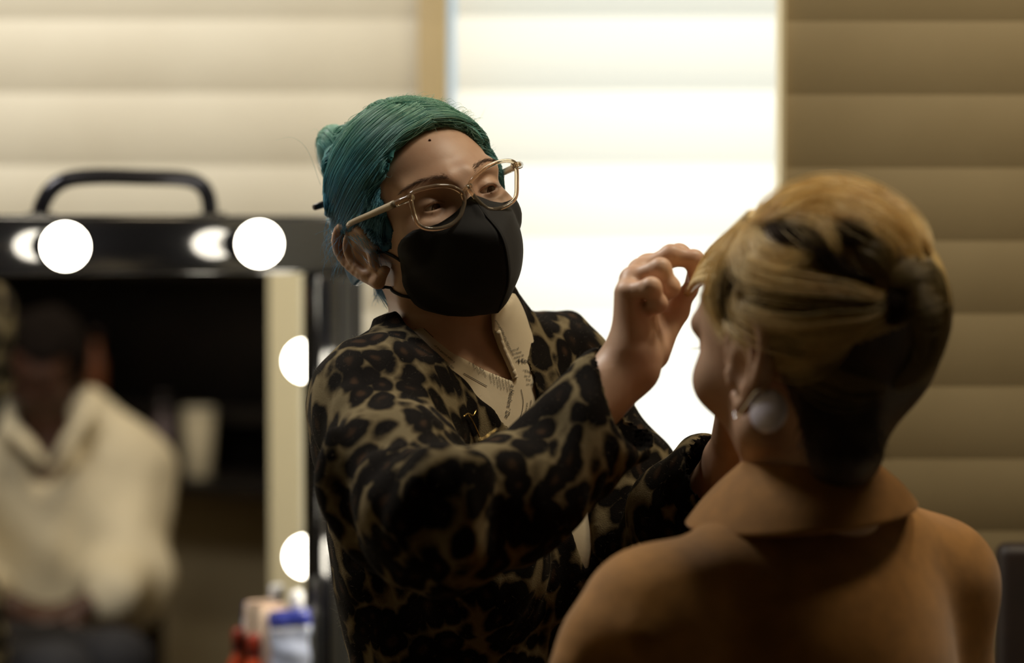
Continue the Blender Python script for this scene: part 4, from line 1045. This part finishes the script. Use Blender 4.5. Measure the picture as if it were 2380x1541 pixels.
# the lock lifted in the stylist's fingers
tip = P(1597, 684, 2.088); lk = []
fr_ = [cast(CHT, x, y) for x, y in ((1752, 505), (1728, 540), (1704, 590), (1680, 645))]; fr_ = [p for p in fr_ if p is not None]
tb = MB()
for i in range(1400):
    u = rk.uniform(0, len(fr_) - 1.001); k = int(u); s = fr_[k] * (1 - u + k) + fr_[k + 1] * (u - k) + rk.normal(size=3) * .002
    mid = s * .45 + tip * .55 + A(-.002, .004, .006 + .004 * (1 - u / 3)); lk.append(spl([s, mid + rk.normal(size=3) * .0012, tip + rk.normal(size=3) * .0016 + (tip - mid) * rk.uniform(-.05, .22)], 12))
strands('lifted_lock', lk, .0002, .00012, M_blond, chair_)
hw_ = (fr_[0] + fr_[-1]) / 2
for i in range(18):
    s = fr_[0] * (1 - i / 17) + fr_[-1] * (i / 17) + rk.normal(size=3) * .0015; tb.tube(spl([s, s * .45 + tip * .55 + A(-.002, .004, .006), tip], 12), list(np.linspace(.007, .0022, 12)), 8, flat=.8)
tb.build('lifted_lock_core', M_blond, chair_)
# nape: short dark hair
ns = []
for i in range(900):
    p = cast(CHT, rk.uniform(1860, 2050), rk.uniform(880, 1050))
    if p is None: continue
    nn = np.array(CHT.find_nearest(Vector(p))[1]); ns.append(np.array([p, p + nn * .001 + A(rk.normal() * .002, 0, -.006), p + nn * .0015 + A(rk.normal() * .004, 0, -.013)]))
strands('nape_hair', ns, .0002, .0001, M_root, chair_)
# earring: a pale disc on a short hook below the ear
lobe = CX(.077, -.006, -.030); ec = P(1785, 955, 1.858)
er = thing('earring', lobe, 'large round pale lavender earring below the ear of the blonde person', 'earring')
ev = ray(1785, 950); en = -ev * .8 + A(-.6, 0, .1); en /= np.linalg.norm(en)
MB().lathe(ec - en * .004, [(.002, 0), (.012, .0005), (.0165, .002), (.0172, .004), (.016, .006), (.011, .0085), (.004, .0095), (.0008, .0097)], 32, en).build('disc', mat('pearl_lavender', lin(226, 222, 244), .35, Coat_Weight=.4), er)
MB().tube(spl([lobe, lobe + A(.002, -.008, -.004), ec + A(-.008, 0, .016), ec + A(0, 0, .012)], 14), .0009, 8).build('hook', M_sil, er)
# coat
co = Field(axis(-.02, .52, .0045), axis(1.66, 2.36, .0045), axis(.58, 1.46, .0045))
co.u(rc(P(1770, 1335, 1.925), P(1522, 1442, 1.865), .054, .052), rc(P(2045, 1312, 1.985), P(2168, 1352, 2.015), .050, .049), k=.03)
co.u(rc(P(1770, 1335, 1.925), P(2045, 1312, 1.985), .047, .046), k=.03)
for h_ in (0, 1): pass
tb_ = cM + A(0, .005, 0)
Rb = rot(180 + 32, 0, 0)
co.u(rc(cM + A(0, .01, -.05), hip + A(0, 0, .03), .108, .122), k=.04)
co.u(el(tb_ + A(0, .01, -.14), (.158, .105, .17), Rb), k=.05); co.u(rc(cM + A(0, .01, -.05), hip + A(0, 0, .03), .108, .122), k=.04)
co.u(el(tb_ + A(0, .01, -.38), (.165, .12, .22), Rb), k=.05)
co.u(rc(P(1520, 1442, 1.865), ceL, .053, .050), rc(ceL, wl + (wl - ceL) * -.12, .050, .040), k=.025)
co.u(rc(P(2168, 1352, 2.015), ceR, .049, .047), rc(ceR, wr_c + (wr_c - ceR) * -.12, .048, .040), k=.025)
co.u(rc(P(1385, 1500, 1.85), P(1345, 1570, 1.84), .018, .022), rc(P(1385, 1500, 1.85), P(1480, 1490, 1.815), .018, .008), k=.03)
co.u(rc(hip + A(-.06, .08, .01), hip + A(-.04, .15, .0), .082, .076), rc(hip + A(.08, .08, .01), hip + A(.09, .15, .0), .082, .076), k=.04)
co.sub(el(wl + (wl - ceL) * .02, (.034, .034, .034)), el(wr_c + (wr_c - ceR) * .02, (.034, .034, .034)), k=.004)
Xg, Yg, Zg = co.grid(); co.F = np.maximum(co.F, (.625 - Zg).astype(np.float32)); V, Q = surface(co, 3); V = V + normals(V, Q) * (noise3(V, 30, 51) * .0012)[:, None]
M_camel = mottled('camel_wool', lin(166, 116, 50), lin(150, 104, 42), 60, .85, .25, .0006, Sheen_Weight=.2)
coat = mesh('coat', V, Q, M_camel, cl)
# collar: a band turned down round the neck
Vc, nA, nBk = [], 64, 12; ct, cbm = P(1885, 1068, 1.945), P(1862, 1192, 1.95)
for i in range(nA):
    a = 2 * math.pi * i / nA; ca, sa = math.cos(a), math.sin(a)
    t = ct + A(.0515 * ca, .056 * sa, -.004 * ca + .010 * max(-sa, 0) * 0 + .003 * ca); b = cbm + A(.0940 * ca, .096 * sa, .0085 * ca - .004 * max(-sa, 0))
    for k in range(nBk):
        v = k / (nBk - 1); p = t * (1 - v) + b * v; o = A(ca, sa, 0) * (.006 * math.sin(math.pi * v) - .010 * v * (1 - v)); Vc.append(p + o)
Fc = np.array([(i * nBk + k, ((i + 1) % nA) * nBk + k, ((i + 1) % nA) * nBk + k + 1, i * nBk + k + 1) for i in range(nA) for k in range(nBk - 1)])[:, ::-1]
cc = mesh('collar', Vc, Fc, M_camel, coat); sd = cc.modifiers.new('thick', 'SOLIDIFY'); sd.thickness = .0045; sd.offset = -1; bv = cc.modifiers.new('round', 'BEVEL'); bv.width = .0015; bv.segments = 2; bv.limit_method = 'ANGLE'
# seam lines on the back of the coat
# trousers, shoes and stool
tf = Field(axis(-.02, .50, .007), axis(1.80, 2.60, .007), axis(.20, .90, .007)); kn = [hip + A(s * .08 + .075, .40, .0) for s in (-1, 1)]
M_tr2 = mat('trousers_brown', lin(30, 30, 36), .85)
for s, k_ in zip((-1, 1), kn): tf.u(rc(hip + A(s * .08, .03, .0), k_, .074, .060), rc(k_, k_ + A(0, .0, -.38), .058, .050), k=.03)
V, Q = surface(tf, 2); mesh('trousers', V, Q, M_tr2, cl)
for k_ in kn:
    o = shoe(None, A(k_[0], k_[1], 0), math.pi, cl, mat('shoe_brown', lin(60, 40, 28), .4)); o.location.z += .27
stl = thing('makeup_stool', (hip[0], hip[1], 0), 'tall black makeup stool under the seated person in the camel coat', 'stool')
sx, sy = hip[0], hip[1] + .03
MB().box((sx, sy, .580), (.38, .36, .05), bev=.02).build('seat', M_black, stl)
for a in (-1, 1):
    for b in (-1, 1): MB().tube([A(sx + a * .15, sy + b * .14, .56), A(sx + a * .21, sy + b * .2, 0)], .013, 12).build('leg', M_blackm, stl)
MB().box((sx, sy + .36, .255), (.34, .16, .02), bev=.005).build('footrest', M_blackm, stl)
for a in (-1, 1): MB().tube([A(sx + a * .18, sy + .17, .24), A(sx + a * .15, sy + .40, .24)], .01, 10).build('footrest_arm', M_blackm, stl)
# dark chair at the right edge
ck = P(2322, 1266, 2.66); chx = ck[0] + .23
dc = thing('chair', (chx, 2.66, 0), 'dark brown high backed chair at the right edge behind the camel coat', 'chair')
M_dk = mottled('chair_leatherette', lin(38, 26, 20), lin(30, 20, 16), 20, .55, .15)
MB().box((chx, 2.66, (ck[2] + .50) / 2), (.46, .04, ck[2] - .50), bev=.012).build('backrest', M_dk, dc)
MB().box((chx, 2.46, .47), (.46, .44, .07), bev=.02).build('seat', M_dk, dc)
for a in (-1, 1):
    for b in (2.28, 2.62): MB().box((chx + a * .2, b, .22), (.035, .035, .44), bev=.003).build('leg', M_dk, dc)
# ------------------------------------------------------------------ the person whom the mirror shows; built where they sit, facing the mirror
def PV(px, py, d): return P(px, py, d)
VR = rot(-14, 22, 4); VX = Xf(VR, PV(105, 868, 5.1), 1.02)
vb = Field(axis(VX.c[0] - .42, VX.c[0] + .42, .006), axis(4.45, 5.50, .006), axis(.42, 1.42, .006))
head_prims(vb, VX, detail=False)
for s in (-1, 1): ear_prims(vb, VX, s)
vn = PV(115, 1030, 5.16); vM = vn + A(0, .02, -.05)
vL, vRt = PV(300, 1120, 5.16), PV(-85, 1120, 5.18); veL, veR = PV(292, 1360, 5.02), PV(-130, 1370, 5.05); hz_ = PV(105, 1415, 4.78)
vb.u(rc(VX(0, .024, -.03), vn, .053, .058), k=.02); vb.u(rc(vn, vn + A(0, .01, -.10), .07, .10), rc(vL, vRt, .045), k=.05)
vh = A(vn[0], vn[1] + .02, .56); vb.u(rc(vn + A(0, .01, -.10), vh, .10, .12), k=.05)
for a, e, s in ((vL, veL, 1), (vRt, veR, -1)):
    w_ = hz_ + A(.075 * s, .03, .0); vb.u(rc(a, e, .05, .04), rc(e, w_, .038, .028), k=.02)
    d = A(-.8 * s, -.35, -.18); d /= np.linalg.norm(d); n = A(0, .2, -1); n -= d * (d @ n); n /= np.linalg.norm(n)
    hand_prims(vb, w_, Xf(np.stack([np.cross(d, n), d, n], 1), w_), .5, s)
def vmesh(name, fld, m, parent=None, ns=0, amp=0):
    V, Q = surface(fld, 2)
    if amp: V = V + normals(V, Q) * (noise3(V, ns, 61) * amp)[:, None]
    return mesh(name, reflect(V), Q[:, ::-1].copy(), m, parent)
vp = tag(vmesh('person', vb, skin('skin_deep', lin(84, 54, 42), lin(70, 44, 34), .05)), 'seated person in a loose white shirt, seen in the makeup mirror', 'person')
vhf = Field(axis(VX.c[0] - .14, VX.c[0] + .14, .005), axis(4.95, 5.30, .005), axis(1.05, 1.42, .005))
vhf.u(xel(VX, (0, .014, .046), (.083, .098, .092)), k=.02); Xg, Yg, Zg = vhf.grid(); q = [(VR[0, i] * (Xg - VX.c[0]) + VR[1, i] * (Yg - VX.c[1]) + VR[2, i] * (Zg - VX.c[2])) for i in range(3)]
vhf.F = np.maximum(vhf.F, np.maximum(np.minimum(-(q[1] + .03), .062 - q[2]), np.minimum(-.02 - q[2], .03 - q[1])).astype(np.float32))
vmesh('hair', vhf, mat('hair_black', lin(24, 19, 17), .95, Specular_IOR_Level=.1), vp, 90, .004)
for s in (-1, 1):
    e = MB().lathe(reflect(VX(s * .0315, -.0690, .018)), [(.0122 * math.sin(a), -.0122 * math.cos(a)) for a in np.linspace(.02, 3.12, 12)], 14).build('eyeball', M_eyew, vp)
vs = Field(axis(VX.c[0] - .45, VX.c[0] + .45, .006), axis(4.55, 5.50, .006), axis(.56, 1.30, .006))
vs.u(rc(vL + A(-.02, 0, -.01), vRt + A(.02, 0, -.01), .075), rc(vn + A(0, .02, -.12), vh + A(0, 0, .06), .155, .17), k=.06)
vs.u(rc(vL, veL, .085, .088), rc(veL, hz_ + A(.12, .06, .02), .088, .05), rc(vRt, veR, .085, .088), rc(veR, hz_ + A(-.12, .06, .02), .088, .05), k=.04)
vs.u(rc(PV(195, 960, 5.14), PV(330, 1080, 5.16), .05, .06), rc(PV(20, 985, 5.14), PV(-90, 1090, 5.16), .05, .06), k=.05)
nv = VX.R @ A(0, -1, 0)
vs.sub(rc(vn + A(0, -.02, .09), vn + A(0, -.06, .0), .065, .05), rc(vn + A(0, -.06, .0), vn + A(-.005, -.22, -.13), .045, .012), k=.01)
M_shirtw = mottled('shirt_white', lin(232, 222, 196), lin(222, 212, 186), 10, .8, .2)
vsh = vmesh('shirt', vs, M_shirtw, vp, 26, .007)
for x, px in ((1, [(118, 1085), (160, 1020), (205, 955), (190, 935)]), (-1, [(108, 1085), (60, 1030), (15, 985), (25, 965)])):
    MB().tube(reflect(np.array([PV(a, b, 5.0 + .02 * i) for i, (a, b) in enumerate(px)])), [.012, .022, .024, .016], 12, flat=.6).build('collar', M_shirtw, vsh)
vt = Field(axis(VX.c[0] - .40, VX.c[0] + .40, .008), axis(4.4, 5.45, .008), axis(.08, .78, .008))
for s in (-1, 1):
    k_ = A(vh[0] + s * .11, vh[1] - .47, .53); vt.u(rc(vh + A(s * .09, .0, -.02), k_, .10, .075), rc(k_, A(k_[0], k_[1] + .02, .12), .07, .055), k=.03)
vmesh('trousers', vt, mat('trousers_navy', lin(38, 38, 48), .8), vp)
for s in (-1, 1):
    p = reflect(A(vh[0] + s * .11, vh[1] - .47, 0)); dv = reflect(A(vh[0], vh[1] - 1.0, 0)) - reflect(A(vh[0], vh[1], 0))
    shoe(None, A(p[0], p[1], 0), math.atan2(dv[0], -dv[1]), vp, mat('shoe_black', lin(22, 22, 22), .4))
ep = reflect(VX(.080, .0, -.042)); eo = thing('earring', ep, 'pale drop earring on the person in the white shirt', 'earring')
MB().lathe(ep + A(0, 0, -.012), [(.001, -.012), (.008, -.009), (.0105, 0), (.008, .008), (.002, .012)], 16).build('drop', mat('pearl', lin(214, 208, 200), .3), eo)
MB().tube([ep + A(0, 0, 0), ep + A(0, 0, .008)], .0008, 6).build('hook', M_sil, eo)
# the chair they sit on
sc_ = reflect(A(vh[0], vh[1] - .05, 0)); sr = thing('side_chair', (sc_[0], sc_[1], 0), 'plain dark chair under the person in the white shirt', 'chair')
th_ = math.atan2(dv[0], -dv[1]); Rc = rot(math.degrees(th_), 0, 0)
MB().box(sc_ + A(0, 0, .40), (.44, .44, .05), Rc, .015).build('seat', M_dk, sr)
MB().box(sc_ + Rc @ A(0, .24, .66), (.42, .03, .38), Rc, .01).build('backrest', M_dk, sr)
for a in (-1, 1):
    for b in (-1, 1): MB().box(sc_ + Rc @ A(a * .19, b * .19 + .02, .19), (.03, .03, .38), Rc, .003).build('leg', M_dk, sr)
